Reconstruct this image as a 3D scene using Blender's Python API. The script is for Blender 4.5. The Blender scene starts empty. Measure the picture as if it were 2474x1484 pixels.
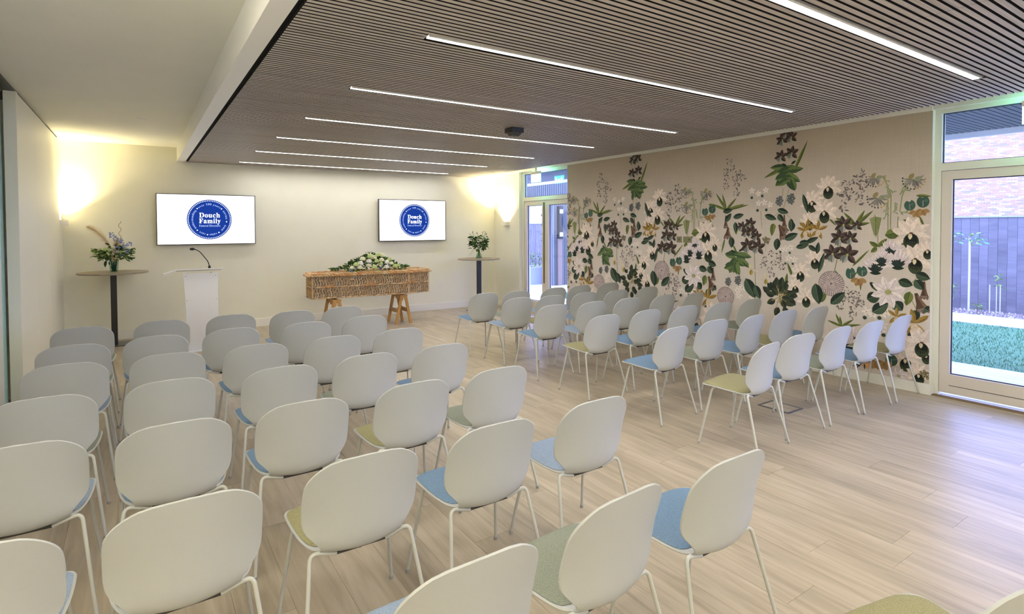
import bpy, math, random
from mathutils import Vector, Matrix
import numpy as np

# ------------------------------------------------------------------ camera, world, light
sc = bpy.context.scene
COL = sc.collection
sc.view_settings.view_transform = 'Standard'
sc.view_settings.look = 'None'
sc.view_settings.gamma = 1.0
sc.view_settings.use_curve_mapping = False
sc.view_settings.exposure = 1.34
sc.cycles.use_denoising = True
sc.cycles.max_bounces = 8
sc.cycles.transparent_max_bounces = 16
sc.cycles.sample_clamp_indirect = 6.0

CAM_Z = 1.70
cam_d = bpy.data.cameras.new('camera')
cam_d.sensor_width = 36.0
cam_d.lens = 1345.57 / 2474.0 * 36.0
cam_d.shift_y = -(742.0 - 584.91) / 2474.0
cam_d.clip_start = 0.05
cam = bpy.data.objects.new('camera', cam_d)
COL.objects.link(cam)
yaw, pitch, roll = .59132, -.0254359, -.00419857
f = Vector((math.sin(yaw), math.cos(yaw), 0)); r = Vector((math.cos(yaw), -math.sin(yaw), 0)); u = Vector((0, 0, 1))
f, u = math.cos(pitch) * f + math.sin(pitch) * u, -math.sin(pitch) * f + math.cos(pitch) * u
r, u = math.cos(roll) * r + math.sin(roll) * u, -math.sin(roll) * r + math.cos(roll) * u
mw = Matrix((r, u, -f)).transposed().to_4x4()
mw.translation = (0, 0, CAM_Z)
cam.matrix_world = mw
sc.camera = cam

world = bpy.data.worlds.new('world')
sc.world = world
world.use_nodes = True
wb = world.node_tree.nodes['Background']
wb.inputs[0].default_value = (0.36, 0.46, 1.0, 1)
wb.inputs[1].default_value = 4.2

def area(name, loc, size, power, col, rot=(0, 0, 0), shape='RECTANGLE'):
    l = bpy.data.lights.new(name, 'AREA'); l.shape = shape
    l.size = size[0]; l.size_y = size[1]; l.energy = power; l.color = col
    o = bpy.data.objects.new(name, l); o.location = loc; o.rotation_euler = rot
    COL.objects.link(o); return o
# fill lights added out of view: downward for the chairs, upward for the ceilings
area('down_fill_rear', (2.6, -1.2, 2.85), (5.0, 1.2), 16, (.97, .98, 1.0))
area('up_fill_rear', (0.3, -2.9, 1.9), (1.6, .2), 14, (1.0, .96, .84), (math.pi, 0, 0))
area('up_fill_side', (-1.1, .6, 1.95), (.4, 2.4), 30, (1.0, .95, .80), (math.pi, 0, 0))
area('up_fill_rear', (3.6, -2.9, 1.9), (3.0, .2), 32, (1.0, .98, .94), (math.pi, 0, 0))
area('down_fill_side', (-0.2, 1.6, 2.99), (0.9, 3.4), 8, (1.0, .95, .85))
SCONCE_COL = (1.0, .86, .52)

# ------------------------------------------------------------------ helpers
class MB:
    def __init__(s): s.v = []; s.f = []; s.m = []; s.c = []
    def add(s, vs, fs, mi=0, col=None):
        b = len(s.v); s.v += [tuple(x) for x in vs]
        for q in fs:
            s.f.append(tuple(i + b for i in q)); s.m.append(mi); s.c.append(col)
        return s
    def box(s, a, b, mi=0):
        x0, y0, z0 = a; x1, y1, z1 = b
        return s.add([(x0,y0,z0),(x1,y0,z0),(x1,y1,z0),(x0,y1,z0),(x0,y0,z1),(x1,y0,z1),(x1,y1,z1),(x0,y1,z1)],
                     [(3,2,1,0),(4,5,6,7),(0,1,5,4),(1,2,6,5),(2,3,7,6),(3,0,4,7)], mi)
    def prism(s, pts, z0, z1, mi=0, T=None):
        n = len(pts)
        vs = [Vector((x, y, z0)) for x, y in pts] + [Vector((x, y, z1)) for x, y in pts]
        if T: vs = [T @ v for v in vs]
        return s.add(vs, [tuple(range(n))[::-1], tuple(range(n, 2*n))] + [(i, (i+1) % n, (i+1) % n + n, i + n) for i in range(n)], mi)
    def tube(s, pts, rad, n=8, mi=0, cap=True):
        pts = [Vector(p) for p in pts]; k = len(pts)
        rads = rad if isinstance(rad, (list, tuple)) else [rad] * k
        t0 = (pts[1] - pts[0]).normalized()
        nrm = t0.orthogonal().normalized(); vs = []
        for i, p in enumerate(pts):
            t = (pts[min(i+1, k-1)] - pts[max(i-1, 0)]).normalized()
            nrm = (nrm - t * nrm.dot(t)).normalized(); bn = t.cross(nrm)
            for j in range(n):
                a = 2 * math.pi * j / n
                vs.append(p + (nrm * math.cos(a) + bn * math.sin(a)) * rads[i])
        fs = [(i*n+j, i*n+(j+1) % n, (i+1)*n+(j+1) % n, (i+1)*n+j) for i in range(k-1) for j in range(n)]
        if cap: fs += [tuple(range(n))[::-1], tuple(range((k-1)*n, k*n))]
        return s.add(vs, fs, mi)
    def lathe(s, prof, c=(0, 0, 0), n=24, mi=0, cap=True):
        vs = [(c[0] + rr * math.cos(2*math.pi*j/n), c[1] + rr * math.sin(2*math.pi*j/n), c[2] + z) for rr, z in prof for j in range(n)]
        k = len(prof)
        fs = [(i*n+j, i*n+(j+1) % n, (i+1)*n+(j+1) % n, (i+1)*n+j) for i in range(k-1) for j in range(n)]
        if cap: fs += [tuple(range(n))[::-1], tuple(range((k-1)*n, k*n))]
        return s.add(vs, fs, mi)
    def ball(s, c, rx, ry=None, rz=None, n=8, k=5, mi=0):
        ry = ry or rx; rz = rz or rx; c = Vector(c); vs = [c + Vector((0, 0, -rz))]
        for i in range(1, k):
            t = math.pi * i / k - math.pi / 2
            for j in range(n):
                a = 2 * math.pi * j / n
                vs.append(c + Vector((rx*math.cos(t)*math.cos(a), ry*math.cos(t)*math.sin(a), rz*math.sin(t))))
        vs.append(c + Vector((0, 0, rz))); L = len(vs) - 1
        fs = [(0, 1+(j+1) % n, 1+j) for j in range(n)]
        fs += [(1+(i-1)*n+j, 1+(i-1)*n+(j+1) % n, 1+i*n+(j+1) % n, 1+i*n+j) for i in range(1, k-1) for j in range(n)]
        fs += [(1+(k-2)*n+j, 1+(k-2)*n+(j+1) % n, L) for j in range(n)]
        return s.add(vs, fs, mi)
    def mesh(s, name, mats, smooth=False):
        me = bpy.data.meshes.new(name); me.from_pydata(s.v, [], s.f); me.validate()
        for m in (mats if isinstance(mats, (list, tuple)) else [mats]): me.materials.append(m)
        if len(s.m) == len(me.polygons):
            me.polygons.foreach_set('material_index', s.m)
            if s.c and s.c[0] is not None:
                at = me.color_attributes.new('Col', 'FLOAT_COLOR', 'CORNER'); d = []
                for q, c in zip(s.f, s.c): d += (list(c) + [1.0]) * len(q)
                at.data.foreach_set('color', d)
        if smooth:
            me.polygons.foreach_set('use_smooth', [True] * len(me.polygons))
            try: me.set_sharp_from_angle(angle=math.radians(42))
            except Exception: pass
        return me
def link(name, me, parent=None, loc=None, rotz=0):
    o = bpy.data.objects.new(name, me); COL.objects.link(o)
    if parent is not None: o.parent = parent
    if loc is not None: o.location = loc
    if rotz: o.rotation_euler = (0, 0, rotz)
    return o
def part(name, mb, mats, parent=None, smooth=False, loc=None, kind=None, label=None):
    o = link(name, mb.mesh(name, mats, smooth), parent, loc)
    if kind: o['kind'] = kind
    if label: o['label'] = label
    return o
def thing(o, label, cat, group=None, kind=None):
    o['label'] = label; o['category'] = cat
    if group: o['group'] = group
    if kind: o['kind'] = kind
    return o
def empty(name, loc=(0, 0, 0), rotz=0):
    o = bpy.data.objects.new(name, None); o.location = loc; o.rotation_euler = (0, 0, rotz); o.empty_display_size = .1
    COL.objects.link(o); return o
def struct(o):
    o['kind'] = 'structure'; return o
def boxobj(name, a, b, mat, parent=None, bev=0):
    o = part(name, MB().box(a, b), mat, parent)
    if bev:
        m = o.modifiers.new('b', 'BEVEL'); m.width = bev; m.segments = 2
    return o

# ------------------------------------------------------------------ materials
def mat(name, col, rough=.5, metal=0, emit=None, es=0, spec=None, trans=0, alpha=1):
    m = bpy.data.materials.new(name); m.use_nodes = True
    b = m.node_tree.nodes['Principled BSDF']
    b.inputs['Base Color'].default_value = (*col, 1); b.inputs['Roughness'].default_value = rough
    b.inputs['Metallic'].default_value = metal
    if spec is not None: b.inputs['Specular IOR Level'].default_value = spec
    if emit: b.inputs['Emission Color'].default_value = (*emit, 1); b.inputs['Emission Strength'].default_value = es
    if trans: b.inputs['Transmission Weight'].default_value = trans
    return m
def N(m, t, **k):
    n = m.node_tree.nodes.new(t)
    for a, v in k.items(): setattr(n, a, v)
    return n
def noisy(m, c1, c2, scale=(1, 1, 1), nscale=4, detail=4, bump=0, coord='Object', rnd=False, lo=.35, hi=.65, bdist=.002):
    nt = m.node_tree; L = nt.links.new; b = nt.nodes['Principled BSDF']
    tc = N(m, 'ShaderNodeTexCoord'); mp = N(m, 'ShaderNodeMapping'); mp.inputs['Scale'].default_value = scale
    L(tc.outputs[coord], mp.inputs['Vector'])
    if rnd:
        oi = N(m, 'ShaderNodeObjectInfo'); ml = N(m, 'ShaderNodeMath', operation='MULTIPLY'); ml.inputs[1].default_value = 57.0
        L(oi.outputs['Random'], ml.inputs[0]); L(ml.outputs[0], mp.inputs['Location'])
    no = N(m, 'ShaderNodeTexNoise'); no.inputs['Scale'].default_value = nscale; no.inputs['Detail'].default_value = detail
    L(mp.outputs[0], no.inputs['Vector'])
    cr = N(m, 'ShaderNodeValToRGB'); cr.color_ramp.elements[0].color = (*c1, 1); cr.color_ramp.elements[1].color = (*c2, 1)
    cr.color_ramp.elements[0].position = lo; cr.color_ramp.elements[1].position = hi
    L(no.outputs['Fac'], cr.inputs['Fac']); L(cr.outputs['Color'], b.inputs['Base Color'])
    if bump:
        bp = N(m, 'ShaderNodeBump'); bp.inputs['Strength'].default_value = bump; bp.inputs['Distance'].default_value = bdist
        L(no.outputs['Fac'], bp.inputs['Height']); L(bp.outputs[0], b.inputs['Normal'])
    return cr
def wood(name, c1, c2, rough, axis, tint=.12, fine=60):
    """planks: streaky grain along axis, each object its own tint"""
    m = mat(name, c1, rough); nt = m.node_tree; L = nt.links.new
    sx = (8, .7, 8) if axis == 'Y' else (.8, 9, 9)
    cr = noisy(m, c1, c2, sx, 2.6, 8, rnd=True, lo=.25, hi=.75)
    [n for n in nt.nodes if n.bl_idname == 'ShaderNodeTexNoise'][0].inputs['Distortion'].default_value = .8
    b = nt.nodes['Principled BSDF']
    no = N(m, 'ShaderNodeTexNoise'); no.inputs['Scale'].default_value = 2.0; no.inputs['Detail'].default_value = 3
    mp = [n for n in nt.nodes if n.bl_idname == 'ShaderNodeMapping'][0]
    mp2 = N(m, 'ShaderNodeMapping'); mp2.inputs['Scale'].default_value = (.22, .5, .22) if axis == 'Y' else (.6, 6, 6)
    L(mp.outputs[0], mp2.inputs[0]); L(mp2.outputs[0], no.inputs['Vector'])
    oi = N(m, 'ShaderNodeObjectInfo')
    mr = N(m, 'ShaderNodeMapRange'); mr.inputs[3].default_value = 1 - tint; mr.inputs[4].default_value = 1 + tint
    L(oi.outputs['Random'], mr.inputs[0])
    mr2 = N(m, 'ShaderNodeMapRange'); mr2.inputs[1].default_value = .3; mr2.inputs[2].default_value = .7
    mr2.inputs[3].default_value = .80; mr2.inputs[4].default_value = 1.10; L(no.outputs['Fac'], mr2.inputs[0])
    mu = N(m, 'ShaderNodeMath', operation='MULTIPLY'); L(mr.outputs[0], mu.inputs[0]); L(mr2.outputs[0], mu.inputs[1])
    vm = N(m, 'ShaderNodeVectorMath', operation='SCALE'); L(cr.outputs[0], vm.inputs[0]); L(mu.outputs[0], vm.inputs['Scale'])
    L(vm.outputs[0], b.inputs['Base Color'])
    return m

M_wall = mat('wall_paint', (.78, .745, .66), .75); noisy(M_wall, (.83, .81, .68), (.85, .83, .70), nscale=3, bump=.05)
M_wallw = mat('side_wall_paint', (.80, .77, .69), .7); noisy(M_wallw, (.81, .80, .71), (.83, .82, .73), nscale=3)
M_ceil = mat('ceiling_paint', (.70, .655, .57), .8); noisy(M_ceil, (.83, .81, .69), (.85, .83, .71), nscale=2)
M_white = mat('white_paint', (.86, .845, .78), .45)
M_part = mat('partition_laminate', (.84, .82, .71), .45)
M_black = mat('black_metal', (.012, .012, .012), .4)
M_felt = mat('black_felt', (.006, .005, .005), .95)
M_slat = wood('ceiling_slat_veneer', (.50, .445, .385), (.60, .54, .475), .55, 'X', .06)
M_floor = wood('oak_plank', (.37, .30, .205), (.58, .49, .365), .36, 'Y', .05)
M_floorbase = mat('oak_underlay', (.22, .16, .10), .6); noisy(M_floorbase, (.30, .22, .14), (.36, .27, .18), (8, 1, 8), 2)
M_shell = mat('chair_plastic', (.46, .475, .455), .42); noisy(M_shell, (.48, .49, .475), (.49, .50, .485), nscale=200, bump=.08, bdist=.0006)
M_leg = mat('chair_leg_paint', (.54, .545, .50), .35)
M_glide = mat('glide_plastic', (.35, .35, .34), .5)
M_dark = mat('dark_plastic', (.05, .05, .045), .5)
def fabric(n, c):
    m = mat(n, c, .95); k = .72
    noisy(m, tuple(x*k for x in c), tuple(min(1, x*1.28) for x in c), nscale=420, detail=2, bump=.5, bdist=.001)
    return m
PAD = {'blue': fabric('pad_blue', (.16, .25, .37)), 'light-blue': fabric('pad_light_blue', (.27, .34, .45)),
       'olive': fabric('pad_olive', (.31, .285, .15)), 'sage': fabric('pad_sage', (.26, .28, .22))}
M_frame = mat('door_frame_paint', (.68, .62, .55), .4)
M_frame2 = mat('window_frame_paint', (.74, .74, .66), .4)
M_gasket = mat('gasket', (.02, .02, .03), .6)
M_acr = mat('white_acrylic', (.86, .86, .86), .3)
M_steel = mat('steel', (.6, .6, .6), .3, 1)
M_tabletop = mat('table_laminate', (.42, .34, .25), .45); noisy(M_tabletop, (.25, .21, .155), (.33, .28, .205), (1.5, 18, 18), 2)
M_beech = mat('beech_wood', (.50, .27, .08), .45); noisy(M_beech, (.46, .25, .075), (.56, .31, .10), (10, 10, 1.2), 3)
def vglass(name, tint, refl):
    m = bpy.data.materials.new(name); m.use_nodes = True; nt = m.node_tree; nt.nodes.clear()
    o = nt.nodes.new('ShaderNodeOutputMaterial'); t = nt.nodes.new('ShaderNodeBsdfTransparent'); g = nt.nodes.new('ShaderNodeBsdfGlossy')
    t.inputs[0].default_value = (*tint, 1); g.inputs['Roughness'].default_value = 0.0
    fr = nt.nodes.new('ShaderNodeFresnel'); fr.inputs[0].default_value = refl
    ge = nt.nodes.new('ShaderNodeNewGeometry'); sb = nt.nodes.new('ShaderNodeMath'); sb.operation = 'SUBTRACT'; sb.inputs[0].default_value = 1
    mu = nt.nodes.new('ShaderNodeMath'); mu.operation = 'MULTIPLY'; nt.links.new(ge.outputs['Backfacing'], sb.inputs[1]); nt.links.new(sb.outputs[0], mu.inputs[1]); nt.links.new(fr.outputs[0], mu.inputs[0])
    mx = nt.nodes.new('ShaderNodeMixShader')
    nt.links.new(mu.outputs[0], mx.inputs[0]); nt.links.new(t.outputs[0], mx.inputs[1]); nt.links.new(g.outputs[0], mx.inputs[2])
    nt.links.new(mx.outputs[0], o.inputs[0]); return m
M_glass = vglass('pane_glass', (.93, .95, 1.0), 1.5)
M_vglass = vglass('vase_glass', (.80, .88, .84), 1.35)
M_teal = mat('glass_edge', (.36, .62, .60), .25)
M_lamp = mat('lamp_diffuser', (1, 1, 1), .5, emit=(1.0, .97, .93), es=28.0)

XR, YB, XL = 6.596, 10.513, -0.925
ZC, ZH = 2.79, 3.02
MURAL = [('O',-3.85,2.765,0.133,0),('O',-3.74,2.785,0.132,0),('O',-3.867,2.562,0.134,0),('O',-3.73,2.591,0.14,0),('O',-3.805,2.829,0.106,0),('L',-3.701,2.37,-3.537,2.723,0.039),('C',-3.773,2.332,0.292,0),('L',-3.829,2.425,-4.09,2.316,0.049),('s',-3.836,2.177,-3.844,2.07,0.007),('s',-3.762,2.154,-3.834,1.909,0.007),('B',-3.881,2.018,0.126,0),('B',-3.734,2.038,0.132,0),('K',-4.542,2.49,0.082,0),('K',-4.636,2.45,0.083,0),('K',-4.619,2.361,0.083,0),('K',-4.629,2.25,0.083,0),('K',-4.445,2.424,0.081,0),('K',-4.493,2.342,0.082,0),('K',-4.381,2.343,0.081,0),('K',-4.465,2.244,0.081,0),('K',-4.475,2.149,0.082,0),('K',-4.587,2.582,0.082,0),('L',-4.633,1.928,-4.799,2.167,0.037),('L',-4.633,1.928,-4.696,2.151,0.037),('L',-4.633,1.928,-4.475,2.087,0.037),('L',-4.633,1.928,-4.357,2.001,0.037),('L',-4.633,1.928,-4.891,2.026,0.037),('L',-4.633,1.928,-4.295,1.989,0.037),('W',-4.255,2.165,0.075,0),('W',-4.163,2.123,0.074,0),('W',-4.064,2.163,0.073,0),('W',-4.162,2.002,0.074,0),('W',-4.083,2.008,0.073,0),('W',-4.005,1.978,0.073,0),('.',-4.256,2.076,0.037,0),('.',-4.111,2.092,0.037,0),('.',-4.174,1.91,0.037,0),('.',-4.055,1.913,0.037,0),('s',-4.132,1.9,-4.11,1.678,0.006),('T',-4.638,1.855,-4.637,1.698,0.069),('D',-4.648,1.767,-4.56,1.872,0.054),('D',-4.527,1.823,-4.382,1.859,0.053),('D',-4.494,1.765,-4.482,1.64,0.053),('D',-4.683,1.905,-4.55,1.926,0.054),('T',-3.819,1.847,-3.818,1.695,0.067),('T',-3.888,1.722,-3.794,1.642,0.081),('D',-4.077,1.848,-3.931,1.795,0.055),('D',-3.899,1.857,-3.842,1.767,0.054),('D',-3.908,1.912,-3.778,1.872,0.054),('D',-3.732,1.801,-3.73,1.651,0.053),('L',-3.955,1.741,-3.973,1.638,0.072),('s',-3.88,1.893,-3.946,1.831,0.005),('s',-3.796,1.855,-3.741,1.801,0.005),('O',-4.277,1.734,0.141,0),('O',-4.397,1.697,0.124,0),('X',-3.296,2.084,0.17,0),('X',-3.478,1.928,0.165,0),('X',-3.337,1.806,0.172,0),('X',-3.508,1.708,0.139,0),('X',-3.439,1.258,0.147,0),('X',-2.464,1.542,0.209,0),('X',-2.423,1.287,0.192,0),('X',-2.316,1.411,0.118,0),('D',-3.59,2.09,-3.532,1.875,0.042),('s',-3.379,2.016,-3.271,1.751,0.007),('L',-3.276,1.787,-3.202,1.706,0.022),('K',-3.093,2.169,0.092,0),('K',-2.984,2.213,0.09,0),('K',-2.912,2.157,0.089,0),('K',-3.155,2.094,0.092,0),('K',-3.055,2.079,0.091,0),('K',-2.942,2.073,0.09,0),('K',-3.1,2.003,0.092,0),('K',-2.949,1.979,0.09,0),('K',-3.107,1.916,0.092,0),('K',-2.952,2.283,0.09,0),('H',-2.803,2.191,0.126,0),('H',-2.447,2.149,0.136,0),('H',-2.778,1.972,0.142,0),('s',-2.721,2.218,-2.652,2.032,0.01),('s',-2.652,2.032,-2.655,1.638,0.01),('s',-2.503,2.145,-2.55,2.011,0.01),('s',-2.55,2.011,-2.57,1.85,0.01),('s',-2.681,1.968,-2.677,1.646,0.01),('s',-2.584,1.801,-2.589,1.621,0.01),('s',-2.566,1.524,-2.543,1.419,0.01),('G',-2.751,2.237,-2.698,2.184,0.033),('G',-2.705,2.118,-2.638,2.065,0.033),('G',-2.667,2.083,-2.666,2.0,0.033),('G',-2.688,1.952,-2.701,1.803,0.033),('G',-2.614,1.949,-2.613,1.851,0.033),('G',-2.572,2.028,-2.516,2.09,0.033),('G',-2.563,1.849,-2.464,1.831,0.033),('G',-2.524,2.171,-2.509,2.073,0.032),('R',-2.479,1.915,0.112,0),('R',-2.363,1.947,0.122,0),('U',-2.422,1.826,0.088,0),('U',-2.365,1.84,0.083,0),('L',-2.425,2.013,-2.29,1.998,0.032),('L',-2.54,1.772,-2.393,1.698,0.028),('L',-2.395,1.805,-2.346,1.686,0.024),('L',-2.998,1.714,-3.127,1.86,0.039),('L',-2.998,1.714,-2.905,1.88,0.039),('L',-2.998,1.714,-2.819,1.873,0.039),('L',-2.998,1.714,-3.241,1.805,0.039),('L',-2.998,1.714,-2.852,1.738,0.039),('L',-2.998,1.714,-2.978,1.666,0.039),('O',-3.126,1.715,0.167,0),('O',-3.166,1.565,0.168,0),('O',-3.05,1.566,0.139,0),('O',-3.241,1.385,0.179,0),('O',-3.081,1.382,0.193,0),('O',-2.986,1.705,0.104,0),('s',-3.125,1.644,-3.222,1.171,0.011),('Y',-3.531,1.671,0.185,0),('Y',-3.407,1.662,0.173,0),('D',-3.557,1.504,-3.415,1.57,0.042),('D',-3.418,1.378,-3.401,1.507,0.041),('D',-3.519,1.477,-3.427,1.415,0.042),('D',-3.398,1.16,-3.337,1.381,0.041),('P',-2.793,1.603,-2.799,1.805,0.126),('s',-2.774,1.604,-2.773,1.494,0.008),('L',-2.772,1.478,-2.858,1.535,0.05),('L',-2.78,1.469,-2.841,1.417,0.05),('L',-2.772,1.478,-2.683,1.571,0.05),('L',-2.706,1.604,-2.518,1.646,0.108),('L',-2.574,1.556,-2.488,1.501,0.049),('Q',-2.645,1.473,0.157,0),('Q',-2.579,1.36,0.172,0),('Q',-2.793,1.292,0.169,0),('Q',-2.733,1.37,0.142,0),('L',-3.03,1.253,-2.853,1.45,0.026),('R',-3.046,1.191,0.105,0),('R',-2.929,1.212,0.116,0),('X',-3.61,1.096,0.145,0),('X',-3.67,0.929,0.122,0),('X',-3.539,0.797,0.12,0),('T',-4.6,1.693,-4.61,1.567,0.117),('D',-4.548,1.568,-4.548,1.433,0.067),('L',-4.489,1.746,-4.478,1.595,0.067),('L',-4.651,1.548,-4.701,1.338,0.027),('O',-4.265,1.632,0.147,0),('O',-4.341,1.622,0.114,0),('O',-4.189,1.572,0.129,0),('O',-4.311,1.448,0.175,0),('O',-4.169,1.435,0.172,0),('N',-4.051,1.531,0.119,0),('s',-4.059,1.471,-4.059,1.387,0.005),('s',-4.215,1.373,-4.188,0.787,0.01),('T',-3.884,1.724,-3.831,1.567,0.099),('L',-3.963,1.733,-3.98,1.582,0.067),('D',-3.814,1.543,-3.66,1.61,0.066),('D',-3.9,1.558,-3.917,1.42,0.067),('D',-3.723,1.764,-3.722,1.658,0.065),('W',-3.804,1.428,0.074,0),('W',-3.737,1.446,0.073,0),('W',-3.761,1.315,0.074,0),('W',-3.686,1.302,0.073,0),('W',-3.847,1.418,0.074,0),('.',-3.864,1.389,0.029,0),('.',-3.745,1.381,0.029,0),('.',-3.799,1.249,0.029,0),('.',-3.706,1.249,0.028,0),('Y',-3.558,1.65,0.159,0),('D',-3.67,1.448,-3.525,1.484,0.049),('D',-3.63,1.505,-3.502,1.516,0.048),('K',-3.978,1.364,0.071,0),('K',-3.881,1.343,0.071,0),('K',-4.058,1.285,0.072,0),('K',-3.881,1.284,0.071,0),('K',-3.942,1.248,0.071,0),('K',-4.085,1.207,0.072,0),('K',-3.994,1.161,0.072,0),('K',-3.837,1.204,0.07,0),('K',-3.967,1.096,0.071,0),('C',-4.476,1.248,0.294,0),('L',-4.467,1.355,-4.538,1.478,0.027),('B',-4.595,0.963,0.118,0),('B',-4.449,0.992,0.125,0),('Z',-4.252,1.137,0.148,0),('Z',-4.047,1.031,0.144,0),('D',-4.337,1.027,-4.211,0.802,0.114),('D',-4.203,0.95,-4.137,0.792,0.078),('A',-4.635,0.759,0.264,0),('F',-3.868,0.828,0.383,0),('L',-3.792,1.0,-3.776,1.133,0.037),('L',-3.709,1.089,-3.777,1.265,0.037),('L',-3.931,1.039,-3.809,0.999,0.038),('W',-4.453,0.858,0.089,0),('W',-4.385,0.899,0.088,0),('W',-4.433,0.789,0.089,0),('W',-4.239,0.79,0.087,0),('A',-3.252,1.045,0.289,0),('X',-3.538,0.797,0.15,0),('X',-2.495,0.257,0.166,0),('X',-2.312,0.354,0.127,0),('X',-2.375,0.135,0.137,0),('D',-3.432,1.035,-3.391,0.813,0.098),('D',-3.258,0.808,-3.114,0.947,0.077),('L',-3.382,0.814,-3.307,0.967,0.078),('L',-3.053,1.112,-2.9,1.279,0.017),('L',-3.161,1.133,-3.216,1.205,0.017),('R',-3.045,1.169,0.112,0),('R',-2.924,1.205,0.115,0),('U',-2.961,1.087,0.111,0),('L',-2.94,1.065,-2.939,0.991,0.017),('K',-3.065,0.98,0.08,0),('K',-3.122,0.889,0.08,0),('K',-3.139,0.802,0.081,0),('K',-3.024,0.881,0.079,0),('K',-2.973,0.942,0.079,0),('K',-2.972,0.868,0.079,0),('K',-2.929,0.854,0.078,0),('K',-2.997,0.79,0.079,0),('K',-3.005,0.715,0.079,0),('D',-2.874,0.906,-2.755,0.954,0.092),('D',-2.819,0.766,-2.678,0.873,0.091),('D',-2.611,0.907,-2.54,0.827,0.088),('D',-2.822,1.029,-2.781,1.069,0.091),('S',-2.667,1.003,0.32,0),('W',-2.877,0.768,0.092,0),('W',-2.81,0.749,0.091,0),('W',-2.72,0.76,0.09,0),('W',-2.681,0.792,0.089,0),('W',-2.711,0.645,0.09,0),('W',-2.726,0.57,0.09,0),('.',-2.893,0.701,0.041,0),('.',-2.748,0.716,0.041,0),('.',-2.706,0.538,0.04,0),('T',-2.343,1.139,-2.341,0.978,0.076),('T',-2.415,1.014,-2.354,0.849,0.129),('D',-2.575,1.13,-2.453,1.096,0.07),('D',-2.421,1.21,-2.304,1.172,0.069),('D',-2.424,1.15,-2.357,1.062,0.069),('D',-2.34,0.868,-2.304,0.847,0.068),('D',-2.42,0.841,-2.419,0.738,0.069),('L',-2.467,1.026,-2.499,0.875,0.086),('s',-2.453,1.114,-2.38,1.205,0.007),('s',-2.459,0.958,-2.398,0.827,0.007),('Y',-2.586,0.751,0.15,0),('Y',-2.418,0.704,0.224,0),('L',-3.137,0.569,-3.294,0.619,0.03),('L',-3.137,0.569,-3.202,0.709,0.03),('L',-3.137,0.569,-3.156,0.686,0.03),('L',-3.137,0.569,-3.005,0.668,0.03),('L',-3.137,0.569,-2.926,0.618,0.03),('D',-2.484,0.555,-2.402,0.594,0.052),('D',-2.416,0.54,-2.3,0.543,0.052),('D',-2.388,0.605,-2.336,0.588,0.051),('Q',-3.011,0.48,0.206,0),('Q',-3.046,0.399,0.169,0),('X',-2.356,0.439,0.188,0),('R',-2.627,0.283,0.124,0),('U',-2.779,0.208,0.118,0),('U',-2.702,0.215,0.117,0),('E',-2.888,0.186,0.111,0),('S',-2.559,0.129,0.167,0),('N',-2.321,0.199,0.111,0)]
CHAIRS = {'A1': (-0.434,6.523),'A2': (-0.426,5.581),'A3': (-0.416,4.85),'A4': (-0.435,3.991),'A5': (-0.429,3.203),'A6': (-0.437,2.301),'B1': (0.182,6.528),'B2': (0.109,5.644),'B3': (0.165,4.816),'B4': (0.147,4.002),'B5': (0.13,3.148),'B6': (0.12,2.288),'C1': (0.789,6.54),'C2': (0.683,5.66),'C3': (0.742,4.788),'C4': (0.75,3.957),'C5': (0.7,3.133),'C6': (0.731,2.305),'C7': (0.737,1.469),'D1': (1.372,6.445),'D2': (1.308,5.602),'D3': (1.319,4.768),'D4': (1.326,3.983),'D5': (1.307,3.135),'D6': (1.335,2.306),'D7': (1.316,1.503),'E1': (1.917,6.47),'E2': (1.9,5.662),'E3': (1.902,4.787),'E4': (1.907,3.97),'E5': (1.881,3.135),'E6': (1.95,2.307),'E7': (1.906,1.482),'F1': (3.885,6.632),'F2': (3.978,5.957),'F3': (3.911,5.177),'F4': (3.894,4.305),'F5': (3.91,3.452),'F6': (3.92,2.585),'G1': (4.389,6.587),'G2': (4.455,5.893),'G3': (4.482,5.128),'G4': (4.513,4.307),'G5': (4.536,3.489),'G6': (4.522,2.647),'H1': (5.064,6.603),'H2': (5.052,5.912),'H3': (5.09,5.138),'H4': (5.083,4.266),'H5': (5.08,3.438),'H6': (5.117,2.631),'I1': (5.586,6.634),'I2': (5.589,5.847),'I3': (5.674,5.08),'I4': (5.63,4.199),'I5': (5.679,3.437),'I6': (5.671,2.6),'J1': (6.234,6.686),'J2': (6.254,5.887),'J3': (6.19,5.015),'J4': (6.219,4.19),'J5': (6.22,3.381),'J6': (6.28,2.592),'E8': (1.87,.60)}
ROT = {'E8':-.2,'F6':.13,'D7':.07,'G6':-.07,'F5':.08,'H5':.08,'J3':.09}
# ------------------------------------------------------------------ shell of the room
floor = struct(boxobj('floor', (-1.6, -3.2, -.12), (6.76, 10.62, -.004), M_floorbase))
pw, pl = .23, 1.5
pm = MB().box((0, 0, -.02), (pw - .0012, pl - .0012, 0)).mesh('plank', M_floor)
rnd = random.Random(3)
nx = int((6.72 + 1.28) / pw) + 1
for i in range(nx):
    off = -0.75 - rnd.random() * 1.4
    x = -1.28 + i * pw
    for j in range(9):
        y = off + j * pl
        if y + pl < .25 or y > YB: continue
        o = link('plank', pm, floor, (x, y, 0))
        o.scale = (min(1, (6.72 - x) / pw), min(1, (YB + .02 - y) / pl), 1)
struct(boxobj('wall_back', (XL - .4, YB, 0), (XR + .3, YB + .12, 3.2), M_wall))
struct(boxobj('wall_rear', (-1.6, -3.3, 0), (6.9, -3.2, 3.2), M_wallw))
struct(boxobj('wall_left', (-1.62, -3.2, 0), (-1.5, 7.42, 3.2), M_wallw))
wr = MB().box((XR, 2.29, 0), (XR + .16, 7.98, 3.2)).box((XR, 9.55, 0), (XR + .16, YB, 3.2))
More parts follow.
